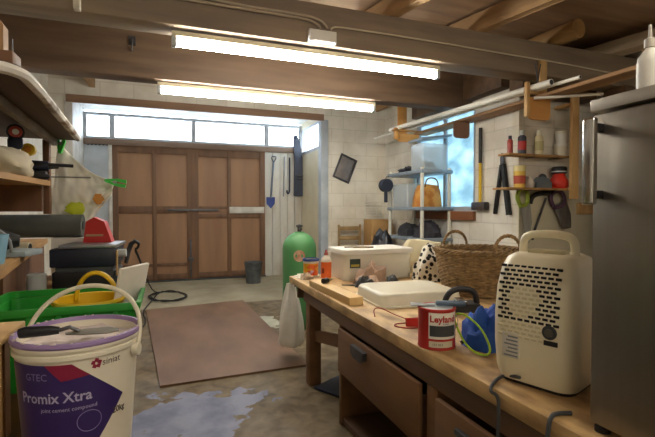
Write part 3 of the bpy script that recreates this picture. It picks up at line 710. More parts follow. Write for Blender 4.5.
ch = thing('wooden_chair', 'old ladder-back wooden chair against the back wall', 'chair', (2.98, 6.74, 0))
for sx in (-1, 1):
    MB().box(sx*.2-.017, sx*.2+.017, .19, .225, 0, 1.03, .006).build('leg', chm, ch)
    MB().box(sx*.2-.017, sx*.2+.017, -.2, -.165, 0, .435, .006).build('leg', chm, ch)
for zz in (.60, .76, .93): MB().box(-.183, .183, .2, .216, zz, zz+.07, .006).build('back_slat', chm, ch)
MB().box(-.22, .22, -.21, .19, .436, .46, .008).build('seat', chm, ch)
for zz, yy in ((.2,-.18), (.2,.21)): MB().cyl((-.19,yy,zz), (.19,yy,zz), .011).build('stretcher', chm, ch)
def carton(loc, sx, sy, sz, rz, label):
    t = thing('cardboard_box', label, 'box', loc, rz, 'cardboard boxes by the back wall')
    MB().box(-sx, sx, -sy, sy, 0, sz, .004).build('carton', cardboard, t)
    MB().box(-sx, sx, -.025, .025, sz, sz+.0008).build('packing_tape', M('tape', '#b89a6a', rough=.35), t)
carton((3.42, 6.72, 0), .2, .2, .62, R(3), 'large brown cardboard box on the floor by the back wall, under another box')
carton((3.42, 6.73, .6215), .19, .18, .50, R(-2), 'brown cardboard box on top of another box by the back wall')
# baking tray and wire rack on the back wall
tm = Matrix.Translation((0,0,0)) @ Matrix.Rotation(R(22), 4, 'Y')
pa = at(345,168.5,Y=YB-.02)
tr_ = thing('roasting_tin', 'dark roasting tin hanging tilted on the white back wall', 'tray', (pa.x, YB, pa.z))
fm = MB(); fm.box(-.14, .14, -.012, -.002, -.20, .20, .004, tm); fm.build('tin_base', M('tin_grey', '#8b8480', '#7a7370', sc=7, rough=.4, metal=.3), tr_)
rmb = MB()
for b in ((-.165,-.135,-.225,.225), (.135,.165,-.225,.225), (-.135,.135,-.225,-.195), (-.135,.135,.195,.225)): rmb.box(b[0], b[1], -.04, -.006, b[2], b[3], .008, tm)
rmb.build('tin_rim', dsteel, tr_)
pa = at(374,209,Y=YB-.02)
wk = MB()
for k in range(6): wk.cyl((-.17,-.02,-.12+.048*k), (.17,-.02,-.12+.048*k), .006, n=6)
for x in (-.17, -.06, .06, .17): wk.cyl((x,-.012,-.13), (x,-.012,.13), .006, n=6)
o = wk.build('wire_rack', white, loc=(pa.x, YB-.001, pa.z)); tag(o, 'small white wire rack hanging on the back wall above the cartons', 'rack')
# tools hung on the boards beside the doors
sx_ = at(270.5,180,Y=YD-.06)
sp_ = thing('spade', 'small spade with dark blue blade hanging beside the garage doors', 'spade', (sx_.x, YD-.06, 1.35))
bl = MB().prism([(-.085,.18), (.085,.18), (.08,.05), (0,-.04), (-.08,.05)], -.02, -.008, 'y'); bl.build('blade', M('spade_blue', '#28408a', rough=.45), sp_)
MB().cyl((0,-.014,.16), (.06,-.014,.88), .017).build('shaft', M('shaft_grey', '#5f6a7c', rough=.5), sp_)
MB().tube([(.055,-.014,.86), (.02,-.014,.94), (.03,-.014,.97), (.105,-.014,.965), (.105,-.014,.93), (.065,-.014,.86)], .012, 8).build('grip', M('grip_grey', '#55606f', rough=.5), sp_)
q = at(283.5,175,Y=YD-.07)
o = MB().cyl((0,0,-.42), (.02,0,.36), .011).build('iron_rod', M('rod_grey', '#8b929c', rough=.5), loc=(q.x, YD-.07, q.z)); tag(o, 'thin grey rod hanging between the spade and the hooked bar', 'rod')
q = at(290.5,175,Y=YD-.07)
o = MB().tube([(0,0,.34), (0,0,-.28), (-.012,0,-.36), (-.045,0,-.37), (-.055,0,-.30)], .016, 8, 1).build('hooked_bar', dark_blue, loc=(q.x-.02, YD-.075, q.z)); tag(o, 'dark hooked bar hanging next to the long saw beside the doors', 'bar')
q0, q1 = at(295,136,Y=YD-.12), at(298,196,Y=YD-.12)
ls = MB().prism([(-.02,q1.z), (.16,q1.z), (.155,2.30), (.10,2.62), (.04,q0.z+.02), (-.03,q0.z), (-.02,2.5), (-.005,2.2)], -.02, .02, 'y')
o = ls.build('long_saw', M('saw_dark', '#2c3344', '#3a4254', sc=4, rough=.5), loc=(q0.x, YD-.10, 0)); tag(o, 'long dark curved saw blade standing upright against the boards and window', 'saw')
bt_ = MB(); bt_.cyl((0,0,-.0), (.13,0,0), .012); bt_.cyl((.02,0,-.06), (.13,0,-.06), .01)
q = at(303,176,Y=YD-.14); o = bt_.build('bracket', dsteel, loc=(2.39, YD-.16, q.z)); tag(o, 'small dark metal bracket on the boards right of the long saw', 'bracket')

# ---- shelving unit by the window
su = thing('shelving_unit', 'grey plastic shelving unit with pale posts in front of the window', 'shelving', (3.47, 5.55, 0))
gsh = M('shelf_grey', '#8a97a3', '#7d8a96', sc=5, rough=.5); post_m = M('post_pale', '#d3d2c6', rough=.5)
for (x, y) in ((3.26,5.1), (3.70,5.1), (3.26,6.0), (3.70,6.0)): wb_(MB().cyl((x,y,0), (x,y,1.87), .026), 'post', post_m, su)
for zz in (.32, .90, 1.33, 1.84):
    s = MB(); s.box(3.225, 3.735, 5.06, 6.04, zz-.05, zz, .01); wb_(s, 'shelf', gsh, su)
# things on it
o = MB().lump((0,0,0), (.16,.30,.10), 21, .3, 3, 24).build('tool_bag', M('bag_dark', '#2b2c33', '#4b4b52', sc=9, rough=.8), loc=(3.46, 5.70, 1.84)); tag(o, 'dark lumpy roll of tools on the top shelf of the grey unit', 'tool bag')
cbx = thing('plastic_crate', 'clear plastic crate with grey lid on the near end of the top shelf', 'crate', (3.46, 5.25, 1.84))
ring(MB().prism(sq(.19,.145,.03), 0, .004), .20, .155, .03, .005, .004, .36).build('crate_body', clearpl, cbx)
MB().prism([(-.22,.40), (.26,.47), (.26,.50), (-.22,.43)], -.18, .18, 'y').build('crate_lid', gsh, cbx)
l3 = MB().lump((0,0,.0045), (.13,.10,.12), 9, .3, 2.5, 16); l3.build('crate_contents', mgrey, cbx)
ob = thing('tote_bag', 'orange and yellow patterned bag on the middle shelf of the grey unit', 'bag', (3.46, 5.27, 1.33))
bgm = MB().lump((0,0,0), (.21,.165,.46), 12, .10, 1.8, 24)
for v in bgm.bm.verts:
    if v.co.z > .30: v.co.z = .30+.1*(v.co.z-.30)
bgm.build('bag_body', M('bag_orange', '#b5722c', '#d09a4a', sc=7, rough=.7, lo=.42, hi=.55), ob)
MB().tube([(-.11,-.10,.27), (-.09,-.10,.38), (-.0,-.09,.41), (.09,-.10,.38), (.11,-.10,.27)], .010, 8, 2).build('bag_handles', M('bag_handle', '#6a4a28', rough=.7), ob)
cx_ = thing('storage_tub', 'tall clear plastic tub on the middle shelf left of the orange bag', 'tub', (3.46, 5.72, 1.33))
ring(MB().prism(sq(.18,.20,.03), 0, .004), .195, .22, .03, .005, .004, .34).build('tub_body', clearpl, cx_)
MB().lump((0,0,.0045), (.13,.15,.16), 13, .3, 2.5, 16).build('tub_contents', M('contents_grey', '#8f98a2', '#b9b3b0', sc=8, rough=.7), cx_)
hp = MB(); hp.cyl((0,-.05,.0), (0,.05,.0), .10, n=24); hp.box(-.02, .02, -.03, .03, -.26, -.08, .01)
o = hp.build('hanging_cap', M('cap_dark', '#2a3140', rough=.6), loc=(3.13, 5.90, 1.66), rz=R(80)); tag(o, 'round dark headset hanging on the far post of the grey unit', 'headset')
hh = MB().tube([(3.235,5.99,1.80), (3.17,5.95,1.80), (3.13,5.90,1.765)], .006); hh.build('strap', black, o, loc=tuple(-Vector(o.location))); o.rotation_euler.z = 0
for i, (x, y, z, rx, ry, rz_, sd, lab) in enumerate([(3.46,5.28,.90,.2,.17,.22,31,'dark jacket bundled on the lower shelf at the near end of the grey unit'), (3.46,5.72,.90,.2,.2,.17,33,'dark clothes heaped on the lower shelf at the far end of the grey unit'), (2.86,5.45,.0,.24,.30,.98,36,'tall dark bin bag on the floor in front of the grey unit')]):
    o = MB().lump((0,0,0), (rx,ry,rz_), sd, .14 if i == 2 else .22, 3, 24).build(['jacket','clothes_heap','bin_bag'][i], M('dark_cloth_%d' % i, ['#2b2a33','#26262b','#1f2024'][i], ['#43404a','#3c3c42','#34363b'][i], sc=6, rough=.75 if i < 2 else .35, bump=.3), loc=(x,y,z)); tag(o, lab, ['jacket','clothes','bag'][i])

# ---- tools on the right-hand wall
def onw(x, y): return at(x, y, X=XR-.03)
a, b = onw(481.5,128), onw(480,206)
sh = thing('sledgehammer', 'yellow-handled sledgehammer hanging head down beside the window', 'sledgehammer', (XR-.045, a.y, b.z))
MB().cyl((0,0,.02), (0,0,.55*(a.z-b.z)), .020).build('shaft', yellow, sh); MB().cyl((0,0,.55*(a.z-b.z)), (0,0,a.z-b.z), .022).build('grip', black, sh)
hm = MB(); hm.box(-.042, .042, -.125, .125, -.05, .05, .014); hm.build('head', M('hammer_head', '#3a4152', '#5b5049', sc=5, rough=.5, metal=.4), sh)
a, b, c = onw(502.5,158), onw(495,214), onw(509,214)
lp = thing('loppers', 'black long-handled loppers hanging open on the white wall', 'loppers', (XR-.03, a.y, a.z))
dy1, dy2, dz = b.y-a.y, c.y-a.y, b.z-a.z
for dy in (dy1, dy2): MB().bar((0, dy*.12, dz*.12), (0, dy, dz), .05, .03, .008).build('handle', black, lp)
bm_ = MB(); bm_.prism([(-.03,-.10), (.03,-.10), (.03,.0), (.01,.06), (-.02,.05)], -.008, .008, 'x'); bm_.build('blade', dsteel, lp)

# ---- wall shelves on the return wall, facing us
def onr(x, y, d=0): return at(x, y, Y=YC-d)
def shelf(px0, px1, py, label, d):
    a, b = onr(px0, py, d), onr(px1, py, d)
    t = thing('wall_shelf', label, 'shelf', ((a.x+b.x)/2, YC, a.z), 0, 'shelves on the return wall'); h = (b.x-a.x)/2
    MB().box(-h, h, -d, -.001, -.022, 0, .003).build('board', left_top, t)
    for s in (-.1, .7): br = MB(); br.box(s*h-.008, s*h+.008, -d*.8, -.003, -.03, -.0225); br.build('bracket', dsteel, t)
    return t, a.z
s1, z1_ = shelf(509, 569.5, 152.5, 'upper narrow wall shelf holding spray cans and tubs', .17)
s2, z2_ = shelf(507, 567.5, 187, 'lower narrow wall shelf holding paint pots, above the hanging saws', .22)
a = onr(575, 150, .26)
o = MB().box(-.05, .05, -.02, .02, -.55, .60, .004).build('wood_post', pine_z, loc=(a.x, YC-.25, a.z)); tag(o, 'pale upright timber post at the right end of the wall shelves', 'post')
pb_ = MB().box(-.05, .05, -.0, .23, .50, .53).build('post_fixing', pine_z, o)
pb2 = MB().box(-.05, .05, .02, .25, -.45, -.42).build('post_fixing', pine_z, o)
def can(px, y0, y1, z, d, rad, kind, label, body, cap, lab=None, cat='can', nm='spray_can'):
    p = at(px, y1, Y=YC-d); dep = (p-EYE).length; h = abs(at(px, y0, Y=YC-d).z-p.z)
    t = thing(nm, label, cat, (p.x, YC-d, z))
    if kind == 'can':
        MB().lathe([(0,0), (rad,0), (rad,h*.72), (rad*.6,h*.80), (rad*.5,h*.80), (0,h*.80)], n=20).build('can_body', body, t)
        MB().lathe([(0,h*.80), (rad*.6,h*.80), (rad*.6,h*.97), (rad*.5,h), (0,h)], n=20).build('cap', cap, t)
    else:
        MB().lathe([(0,0), (rad*.94,0), (rad,h*.75), (0,h*.75)], n=24).build('tub_body', body, t)
        MB().lathe([(0,h*.755), (rad*1.05,h*.755), (rad*1.05,h*.98), (rad,h), (0,h)], n=24).build('lid', cap, t)
    if lab: patch(MB(), rad+.001 if kind == 'can' else rad*.96+.001, rad+.001, 0, 2*math.pi, h*.18, h*.55, 24).build('label', lab, t)
    return t
can(510, 133, 151, z1_, .09, .030, 'can', 'slim red and blue can at the left end of the upper wall shelf', M('can_red', '#9a3f38', rough=.4), dark_blue)
can(522, 127, 151, z1_, .08, .045, 'can', 'dark spray can with red label on the upper wall shelf', M('can_dark', '#3a3f4a', rough=.4), lgrey, red)
can(539, 126, 151, z1_, .09, .045, 'can', 'cream spray can in the middle of the upper wall shelf', M('can_cream', '#d2c79f', rough=.4), white_pl, M('can_lab', '#b3a879', rough=.5))
can(560.5, 138, 151, z1_, .09, .07, 'tub', 'white tub at the right of the upper wall shelf, with another tub on top', white_pl, white, nm='plastic_tub', cat='tub')
t = can(561, 127, 139, z1_, .09, .060, 'tub', 'small white tub stacked on the tub on the upper wall shelf', white, white_pl, nm='plastic_tub', cat='tub')
t.location.z = z1_+abs(at(560.5,138,Y=YC-.09).z-at(560.5,151,Y=YC-.09).z)+.001
can(519.5, 163, 185, z2_, .11, .062, 'tub', 'yellow paint pot with red label on the lower wall shelf', M('pot_yellow', '#d9b64f', rough=.4), M('pot_lid', '#d8c88a', rough=.4), M('pot_label', '#b04a32', rough=.5), nm='paint_pot', cat='paint pot')
o = MB().lump((0,0,0), (.055,.06,.14), 41, .2, 2, 16).build('rag', M('rag_white', '#cfc7ba', '#a79c90', sc=9, rough=.8), loc=(at(529,185,Y=YC-.12).x, YC-.12, z2_)); tag(o, 'crumpled whitish rag right of the yellow paint pot', 'rag')
sd_ = thing('sander', 'dark blue-grey power sander lying on the lower wall shelf', 'power tool', (at(541,185,Y=YC-.12).x, YC-.12, z2_))
MB().prism([(-.11,0), (.11,0), (.11,.06), (.06,.11), (-.02,.13), (-.11,.05)], -.05, .05, 'y').build('tool_body', M('tool_bluegrey', '#5a6670', '#6b747a', sc=6, rough=.5), sd_)
MB().tube([(-.02,0,.125), (.0,0,.15), (.05,0,.145), (.07,0,.10)], .018, 8, 1).build('handle', dgrey, sd_)
rp_ = thing('paint_kettle', 'bright red pot with black lid at the right end of the lower shelf', 'pot', (at(559.5,185,Y=YC-.12).x-.01, YC-.12, z2_))
MB().lathe([(0,0), (.088,0), (.10,.03), (.098,.09), (.07,.14), (.062,.17), (0,.17)], n=28).build('pot_body', M('pot_red', '#d8301f', '#c22a1b', sc=5, rough=.4), rp_)
MB().lathe([(0,.171), (.075,.171), (.082,.18), (.082,.235), (.07,.25), (0,.25)], n=28).build('lid', black, rp_)
MB().lathe([(.0828,.185), (.0828,.20)], n=28).build('lid_band', lgrey, rp_)
# saws hung below
def saw(pts_blade, pts_handle, label, hm, d):
    q = onr(*pts_blade[0], d); t = thing('handsaw', label, 'saw', (q.x, YC-d, q.z))
    def loc(p): w = onr(*p, d); return (w.x-q.x, w.z-q.z)
    MB().prism([loc(p) for p in pts_blade], -.002, .002, 'y').build('blade', steel, t)
    pts = [loc(p) for p in pts_handle]; MB().tube([(x, 0, z) for x, z in pts], .024, 8, 1).build('handle', hm, t)
saw([(520,205), (530,203), (532,222), (529,243), (526,243)], [(520,205), (517,197), (519,190), (526,189), (528,196), (527,205), (520,206)], 'handsaw with lime-green handle hanging below the lower wall shelf', M('saw_lime', '#8fa234', rough=.5), .05)
saw([(553,205), (566,200), (571,214), (571,228), (562,229)], [(553,206), (550,198), (553,192), (561,191), (565,198), (563,206), (554,208)], 'handsaw with purple handle hanging below the right end of the lower shelf', M('saw_purple', '#563852', rough=.5), .05)
pts = [onr(*p, .04) for p in ((530,203), (532,197), (537,194), (545,193), (551,192.5))]
o = MB().tube([p-pts[0] for p in pts], .026, 8, 1).build('black_hose', black, loc=pts[0]); tag(o, 'short curved black hose hanging between the two handsaws', 'hose')
pts = [onr(*p, .03) for p in ((546,198), (534,232), (532.5,240))]
o = MB().tube([p-pts[0] for p in pts], .013, 8).build('pry_bar', dsteel, loc=pts[0]); tag(o, 'thin dark pry bar leaning on the panel between the handsaws', 'bar')
a, b = onr(577,203,.02), onr(596,214,.02)
o = MB().box(0, b.x-a.x+.25, -.03, -.001, b.z-a.z, 0, .004).build('tool_rail', pine_z, loc=(a.x, YC, a.z)); tag(o, 'pale wooden rail on the wall beside the refrigerator handle', 'rail')
pn0, pn1 = onr(519,186,.01), onr(600,235,.01)
struct(MB().box(pn0.x, XF, YC-.012, YC, .4, pn0.z+.02).build('trim_8', M('panel_cream', '#cfc8b0', '#c4bca2', sc=3, rough=.6)))

# ---- overhead plank, brackets, pipes
pk = thing('shelf_plank', 'long brown plank shelf hung overhead along the right wall', 'shelf', (3.57, 3.8, 2.42))
wb_(MB().box(3.53, 3.745, 1.7, 5.75, 2.42, 2.455, .004), 'board', wood('plank_brown', '#8a6644', '#a98257', 'y'), pk)
def bracket(x0, x1, y, z0, z1, mat, up=None):
    b = MB(); r = .05
    poly_ = [(x0,z1), (x1,z1), (x1,z0+r)] + [(x1-r+r*math.cos(R(t)), z0+r+r*math.sin(R(t))) for t in range(0,-100,-30)] + [(x0+r+r*math.cos(R(t)), z0+r+r*math.sin(R(t))) for t in range(-90,-190,-30)]
    b.prism(poly_, y-.012, y+.012, 'y')
    o = wb_(b, 'bracket', mat, pk)
    return o
bracket(3.40, 3.68, 3.40, 2.20, 2.419, ply_orange)
bracket(3.44, 3.68, 4.66, 2.21, 2.419, M('ply_dark', '#7a5a48', rough=.6))
bracket(3.20, 3.58, 5.70, 2.30, 2.419, ply_orange)
wb_(MB().box(3.54, 3.63, 3.385, 3.415, 2.456, 2.80, .004), 'hanger', pine_z, pk)
wb_(MB().box(3.23, 3.38, 5.71, 5.735, 2.42, 3.05, .004), 'hanger', ply_orange, pk)
wb_(MB().box(3.345, 3.385, 3.36, 3.40, 2.22, 2.56, .004), 'pipe_cleat', pine_z, pk)
wb_(MB().box(3.15, 3.22, 5.66, 5.70, 2.33, 2.50, .004), 'pipe_cleat', ply_orange, pk)
wb_(MB().box(3.12, 3.72, 5.66, 5.72, 2.456, 2.472), 'pipe_rest', ply_orange, pk)
wb_(MB().box(3.36, 3.72, 3.36, 3.42, 2.456, 2.472), 'pipe_rest', pine_z, pk)
pvc = M('pvc', '#f6f4ec', '#edeae0', sc=4, rough=.4)
def pipe(x0, y0, x1, y1, z, r, label):
    t = MB(); p = Vector((x0,y0,z)); q = Vector((x1,y1,z))
    d = q-p; t.cyl(p-p, d, r, n=18)
    o = t.build('plastic_pipe', pvc, loc=p); tag(o, label, 'pipe', 'pale pipes on the overhead plank')
    e = MB(); e.cyl(-d.normalized()*.001, d.normalized()*.003, r*.82, n=18); e.build('bore', dgrey, o)
pipe(3.43, 3.15, 3.20, 5.9, 2.472+.031, .031, 'thickest white pipe on the overhead rack, topmost at its near end')
pipe(3.50, 2.90, 3.29, 6.6, 2.472+.017, .017, 'thin white pipe lying to the right of the thickest pipe overhead')
pipe(3.92, 3.00, 3.425, 3.352, 2.40, .014, 'thin white pipe pointing towards the top of the refrigerator')
ws = MB(); ws.tube([(3.45,3.30,2.72), (3.425,3.30,2.60), (3.42,3.30,2.54)], .006); ws.tube([(3.38,3.30,2.72), (3.41,3.30,2.60), (3.42,3.30,2.54)], .006)
wb_(ws, 'wire_tie', dsteel, pk)
# ================================================================ LEFT-HAND SIDE
# low bench carrying bucket and crate
lb_ = thing('low_bench', 'low dark wooden bench along the left side under the bucket and green crate', 'workbench', (-.65, 2.0, 0))
wb_(MB().prism([(-1.3,.85), (-.10,.85), (-.11,1.5), (-.30,3.3), (-1.3,3.3)], LZ-.05, LZ), 'benchtop', bench_dark, lb_)
for x, y in ((-.26,.95), (-.48,3.15), (-1.22,.95), (-1.22,3.15)): wb_(MB().box(x, x+.08, y, y+.08, 0, LZ-.051, .004), 'leg', bench_dark, lb_)
# ---- filler bucket
bu = thing('filler_bucket', 'big white bucket of joint filler with lilac rim and purple label at the front left', 'bucket', (-.222, 1.31, LZ), 0)
bu.scale = (.9,.9,1)
Hb = .322
buck = M('bucket_white', '#ebe5d2', '#e2dbc6', sc=3, rough=.4)
MB().lathe([(0,.0), (.132,0), (.138,.006), (.1585,Hb-.042), (.165,Hb-.040), (.165,Hb-.030), (.160,Hb-.028), (.160,Hb-.022), (.167,Hb-.020), (.167,Hb-.010), (.153,Hb-.010), (.132,.02), (0,.015)], n=56).build('bucket_body', buck, bu)
MB().lathe([(.1675,Hb-.013), (.170,Hb-.008), (.168,Hb), (.160,Hb+.001), (.154,Hb-.012)], n=56).build('rim', lilac, bu)
def fill(u, v):
    a = 2*math.pi*u; r = .152*v
    return Vector((r*math.cos(a), r*math.sin(a), Hb-.028+.012*noise.noise(Vector((r*math.cos(a)*14, r*math.sin(a)*14, 3)))+.006*noise.noise(Vector((r*math.cos(a)*40, r*math.sin(a)*40, 8)))))
MB().sheet(fill, 48, 14, True).build('filler', plaster, bu)
sp = MB(); rnd = random.Random(3)
for k in range(26):
    a = rnd.uniform(0, 2*math.pi); sp.ball((.162*math.cos(a), .162*math.sin(a), Hb+.001), rnd.uniform(.002,.006), (1,1,.6), 6)
sp.build('splashes', plaster, bu)
rb = lambda z: .138+(.1585-.138)*(z-.006)/(Hb-.048)
af = math.atan2(-1.31, .222)
def skin(poly, off, mb):
    """a flat outline (along the bucket wall in m, height in m) laid on the wall"""
    n0 = len(mb.bm.verts)
    vs = [mb.bm.verts.new((x, 0, z)) for x, z in poly]; f = mb.bm.faces.new(vs)
    bmesh.ops.triangulate(mb.bm, faces=[f])
    for _ in range(8):
        es = [e for e in mb.bm.edges if e.calc_length() > .02]
        if es: bmesh.ops.subdivide_edges(mb.bm, edges=es, cuts=1); bmesh.ops.triangulate(mb.bm, faces=mb.bm.faces[:])
    for v in mb.bm.verts:
        x, z = v.co.x, v.co.z; r = rb(z)+off; a = af+x/.15; v.co = (r*math.cos(a), r*math.sin(a), z)
    return mb
lp_ = skin([(-.21,.02), (-.21,.272), (-.017,.272), (.118,.165), (.03,.05), (.0,.02)], .0008, MB()).build('label', purple, bu)
skin([(-.080,.272), (-.017,.272), (.024,.240), (-.042,.232)], .0013, MB()).build('label_flash', maroon, lp_)
pl_ = lambda x0, z0, off=.0018: (lambda x, y: (lambda z, a, : Vector(((rb(z)+off)*math.cos(a), (rb(z)+off)*math.sin(a), z)))(z0+y, af+(x0+x)/.15))
lettering('Promix Xtra', .036, M('label_print', '#b7b1d0', rough=.5), lp_, pl_(-.155, .180), bold=.0006)
lettering('joint cement compound', .014, M('label_print', '#b7b1d0'), lp_, pl_(-.095, .158))
lettering('GTEC', .024, M('label_print2', '#8d86b8', rough=.5), lp_, pl_(-.135, .235))
lettering('siniat', .024, M('print_dark', '#4b4540', rough=.5), bu, pl_(.052, .256, .0012))
lettering('20kg', .022, M('print_dark', '#4b4540'), bu, pl_(.084, .122, .0012), bold=.0006)
fl = MB()
for k in range(5):
    skin_pts = [(.048, .196)]
    a = R(90+72*k); c_ = (.038+.008*math.cos(a), .264+.008*math.sin(a)); fl_poly = [(c_[0]-.006, c_[1]-.002), (c_[0]+.003, c_[1]-.006), (c_[0]+.006, c_[1]+.003), (c_[0]-.002, c_[1]+.006)]
    m2 = skin(fl_poly, .0013, MB()); me = bpy.data.meshes.new('t'); m2.bm.to_mesh(me); m2.bm.free(); fl.bm.from_mesh(me); bpy.data.meshes.remove(me)
fl.build('logo', maroon, bu)
rc = []
for k in range(25): t = 2*math.pi*k/24; z = .125+.026*math.sin(t); r_ = rb(z)+.0018; a = af+(.022+.030*math.cos(t))/.15; rc.append((r_*math.cos(a), r_*math.sin(a), z))
MB().tube(rc, .0009, 5).build('label_ring', M('label_print2', '#8d86b8'), lp_)
# bail handle standing up, from the left rim to the right rim
hd = []
va = Vector((math.cos(YAW), -math.sin(YAW), 0)); vf = Vector((math.sin(YAW), math.cos(YAW), 0))
for k in range(29):
    t = math.pi*k/28; p = va*(-.172*math.cos(t))+Vector((0,0,Hb-.055))+ (vf*.09+Vector((0,0,.155)))*math.sin(t)**.75
    hd.append(p)
MB().tube(hd, .0065, 10).build('bail_handle', M('handle_white', '#d9d3bd', rough=.4), bu)
for s in (-1, 1):
    c_ = va*(s*.168)+Vector((0,0,Hb-.055)); MB().cyl(c_-va*.008, c_+va*.010, .016, n=16).build('handle_boss', buck, bu)
# ---- trowel on the bucket
tw = thing('gauging_trowel', 'black-handled plastering trowel resting on the filler in the bucket', 'trowel', (-.222, 1.31, LZ+Hb-.006), -YAW)
tw.location.z = LZ+Hb+.003
MB().tube([(-.092,-.096,.010), (-.08,-.092,.012), (-.03,-.075,.012), (-.012,-.066,.010)], [.012,.014,.012,.009], 12, 0).build('handle', black, tw)
MB().tube([(-.012,-.066,.010), (.01,-.058,.016), (.03,-.05,.003)], .005, 8).build('tang', dsteel, tw)
MB().prism([(.0,-.062), (.03,-.025), (.08,-.005), (.115,-.02), (.125,-.04), (.105,-.062), (.05,-.075), (.01,-.074)], 0, .003).build('blade', M('trowel_blade', '#6d675b', '#8b8577', sc=12, rough=.5, metal=.5), tw)
# ---- green recycling crate and yellow tub with handle, white slab
cr = thing('green_crate', 'bright green plastic crate behind the white bucket on the left bench', 'crate', (-.36, 1.95, LZ), R(0))
cx0, cx1, cy0, cy1, cz = -.26, .262, -.21, .20, .295
cm = MB(); rndp = lambda s, z, r=.035: [(x, y, z) for x, y in sq((cx1-cx0)/2*s, (cy1-cy0)/2*s, r)]
def cratering(mb, secs):
    rings = [[mb.bm.verts.new(p) for p in rndp(s, z)] for s, z in secs]
    for a, b in zip(rings, rings[1:]):
        for i in range(len(a)): j = (i+1) % len(a); mb.bm.faces.new((a[i], a[j], b[j], b[i]))
    mb.bm.faces.new(rings[0][::-1]); mb.bm.faces.new(rings[-1]); return mb
cratering(cm, [(.86,0), (.97,cz-.03), (.975,cz-.028), (.955,cz-.028), (.84,.006)]).build('crate_body', green, cr)
def rimloop(mb, secs):
    rings = [[mb.bm.verts.new(p) for p in rndp(s, z)] for s, z in secs]; rings.append(rings[0])
    for a, b in zip(rings, rings[1:]):
        for i in range(len(a)): j = (i+1) % len(a); mb.bm.faces.new((a[i], a[j], b[j], b[i]))
    return mb
rimloop(MB(), [(.98,cz-.027), (1.01,cz-.027), (1.02,cz-.004), (1.01,cz), (.965,cz), (.96,cz-.027)]).build('rim', green, cr)
for k in range(5): x = -.18+.09*k; MB().box(x-.008, x+.008, -.205, -.19, .16, cz-.03, .003).build('rib', green, cr)
yb = thing('yellow_tub', 'yellow flexible tub with upright handles inside the green crate', 'tub', (-.29, 1.93, LZ+.006))
MB().lathe([(0,0), (.10,0), (.123,.265), (.132,.275), (.130,.285), (.118,.283), (.097,.006), (0,.006)], n=40).build('tub_body', yellow, yb)
for s in (-1,):
    pts = []
    for k in range(17): t = math.pi*k/16; pts.append(va*(.085*math.cos(t))+Vector((0,0,.26+.115*math.sin(t)))+vf*(.06-.01*math.sin(t)))
    MB().tube(pts, .009, 10).build('handle', yellow, yb)
ws_ = MB().box(-.008, .008, -.10, .10, 0, .40, .004, Matrix.Rotation(R(12), 4, 'Y'))
o = ws_.build('white_slab', M('slab_white', '#e9e4d8', '#dcd6c9', sc=8, rough=.8), loc=(-.165, 2.03, LZ+.013)); o.rotation_euler.z = R(-28); o.location = (-.20, 2.02, LZ+.012); tag(o, 'white foam slab standing in the right end of the green crate', 'slab')
# ---- plank end on a small pine box, front left
xb = thing('pine_box', 'small open pine box at the left edge beside the white bucket', 'box', (-.60, 1.34, LZ))
bx = MB(); bx.box(-.19, .17, -.13, -.115, 0, .295, .002); bx.box(-.19, .17, .115, .13, 0, .295, .002); bx.box(-.19, -.175, -.114, .114, 0, .295, .002); bx.box(.155, .17, -.114, .114, 0, .295, .002); bx.box(-.174, .154, -.114, .114, 0, .012)
bx.build('box_sides', pine_z, xb)
for y in (-.13, .09): MB().box(.171, .176, y, y+.04, 0, .295).build('corner_batten', left_wood, xb)
o = MB().box(-.32, .21, -.14, .14, 0, .022, .003).build('plank_offcut', wood('offcut', '#ad8a58', '#cba872', 'x'), loc=(-.60, 1.34, LZ+.296), rz=R(-2)); tag(o, 'short plank offcut lying on the pine box at the left edge', 'plank')

# ---- raised cabinet along the left wall
cbn = thing('base_cabinet', 'brown wooden cabinet with chunky timber top behind the green crate', 'cabinet', (-1.05, 3.0, LZ))
wb_(MB().prism([(-1.5,2.25), (-.67,2.25), (-.95,4.15), (-1.5,4.15)], LZ+.001, 1.02), 'carcass', left_wood, cbn)
wb_(MB().prism([(-1.5,1.75), (-.575,1.75), (-.93,4.18), (-1.5,4.18)], 1.02, 1.055), 'top', left_top, cbn)
wb_(MB().prism([(-1.5,1.78), (-1.0,1.78), (-1.0,2.2), (-1.5,2.2)], LZ+.001, 1.02), 'side_support', left_wood, cbn)
# ---- shelf bay on top
yb_, ye = 2.6, 3.05
sbk = thing('shelf_rack', 'dark wooden shelf rack with deep shelves along the left wall', 'shelving', (-1.1, 2.6, 1.056))
mid = 1.47
wb_(MB().prism([(-1.5,1.5), (-.76,1.5), (-.66,3.05), (-1.5,3.05)], mid-.03, mid), 'shelf', left_top, sbk)
wb_(MB().box(-1.5, -.70, 3.02, 3.05, 1.285, mid-.03), 'back_panel', left_wood, sbk)
wb_(MB().box(-.70, -.665, 3.051, 3.10, 1.27, 1.72, .003), 'upright', left_wood, sbk)
wb_(MB().box(-1.08, -1.02, 2.98, 3.02, 1.056, mid-.03, .003), 'upright', pine_z, sbk)
wb_(MB().box(-.93, -.86, 2.15, 2.2, 1.056, mid-.03, .003), 'upright', pine_z, sbk)
tzz = 1.745
wb_(MB().prism([(-1.5,1.66), (-.56,1.66), (-.50,1.68), (-.465,1.72), (-.45,1.79), (-.54,3.22), (-1.5,3.22)], tzz, tzz+.035), 'top_shelf', wood('shelf_dark', '#3f2b1c', '#59402a', 'y'), sbk)
wb_(MB().tube([(-.60,1.66,tzz+.012), (-.515,1.672,tzz+.012), (-.472,1.705,tzz+.012), (-.449,1.78,tzz+.012), (-.49,2.45,tzz+.012), (-.538,3.21,tzz+.012)], .020, 8, 1), 'edging', flaky, sbk)
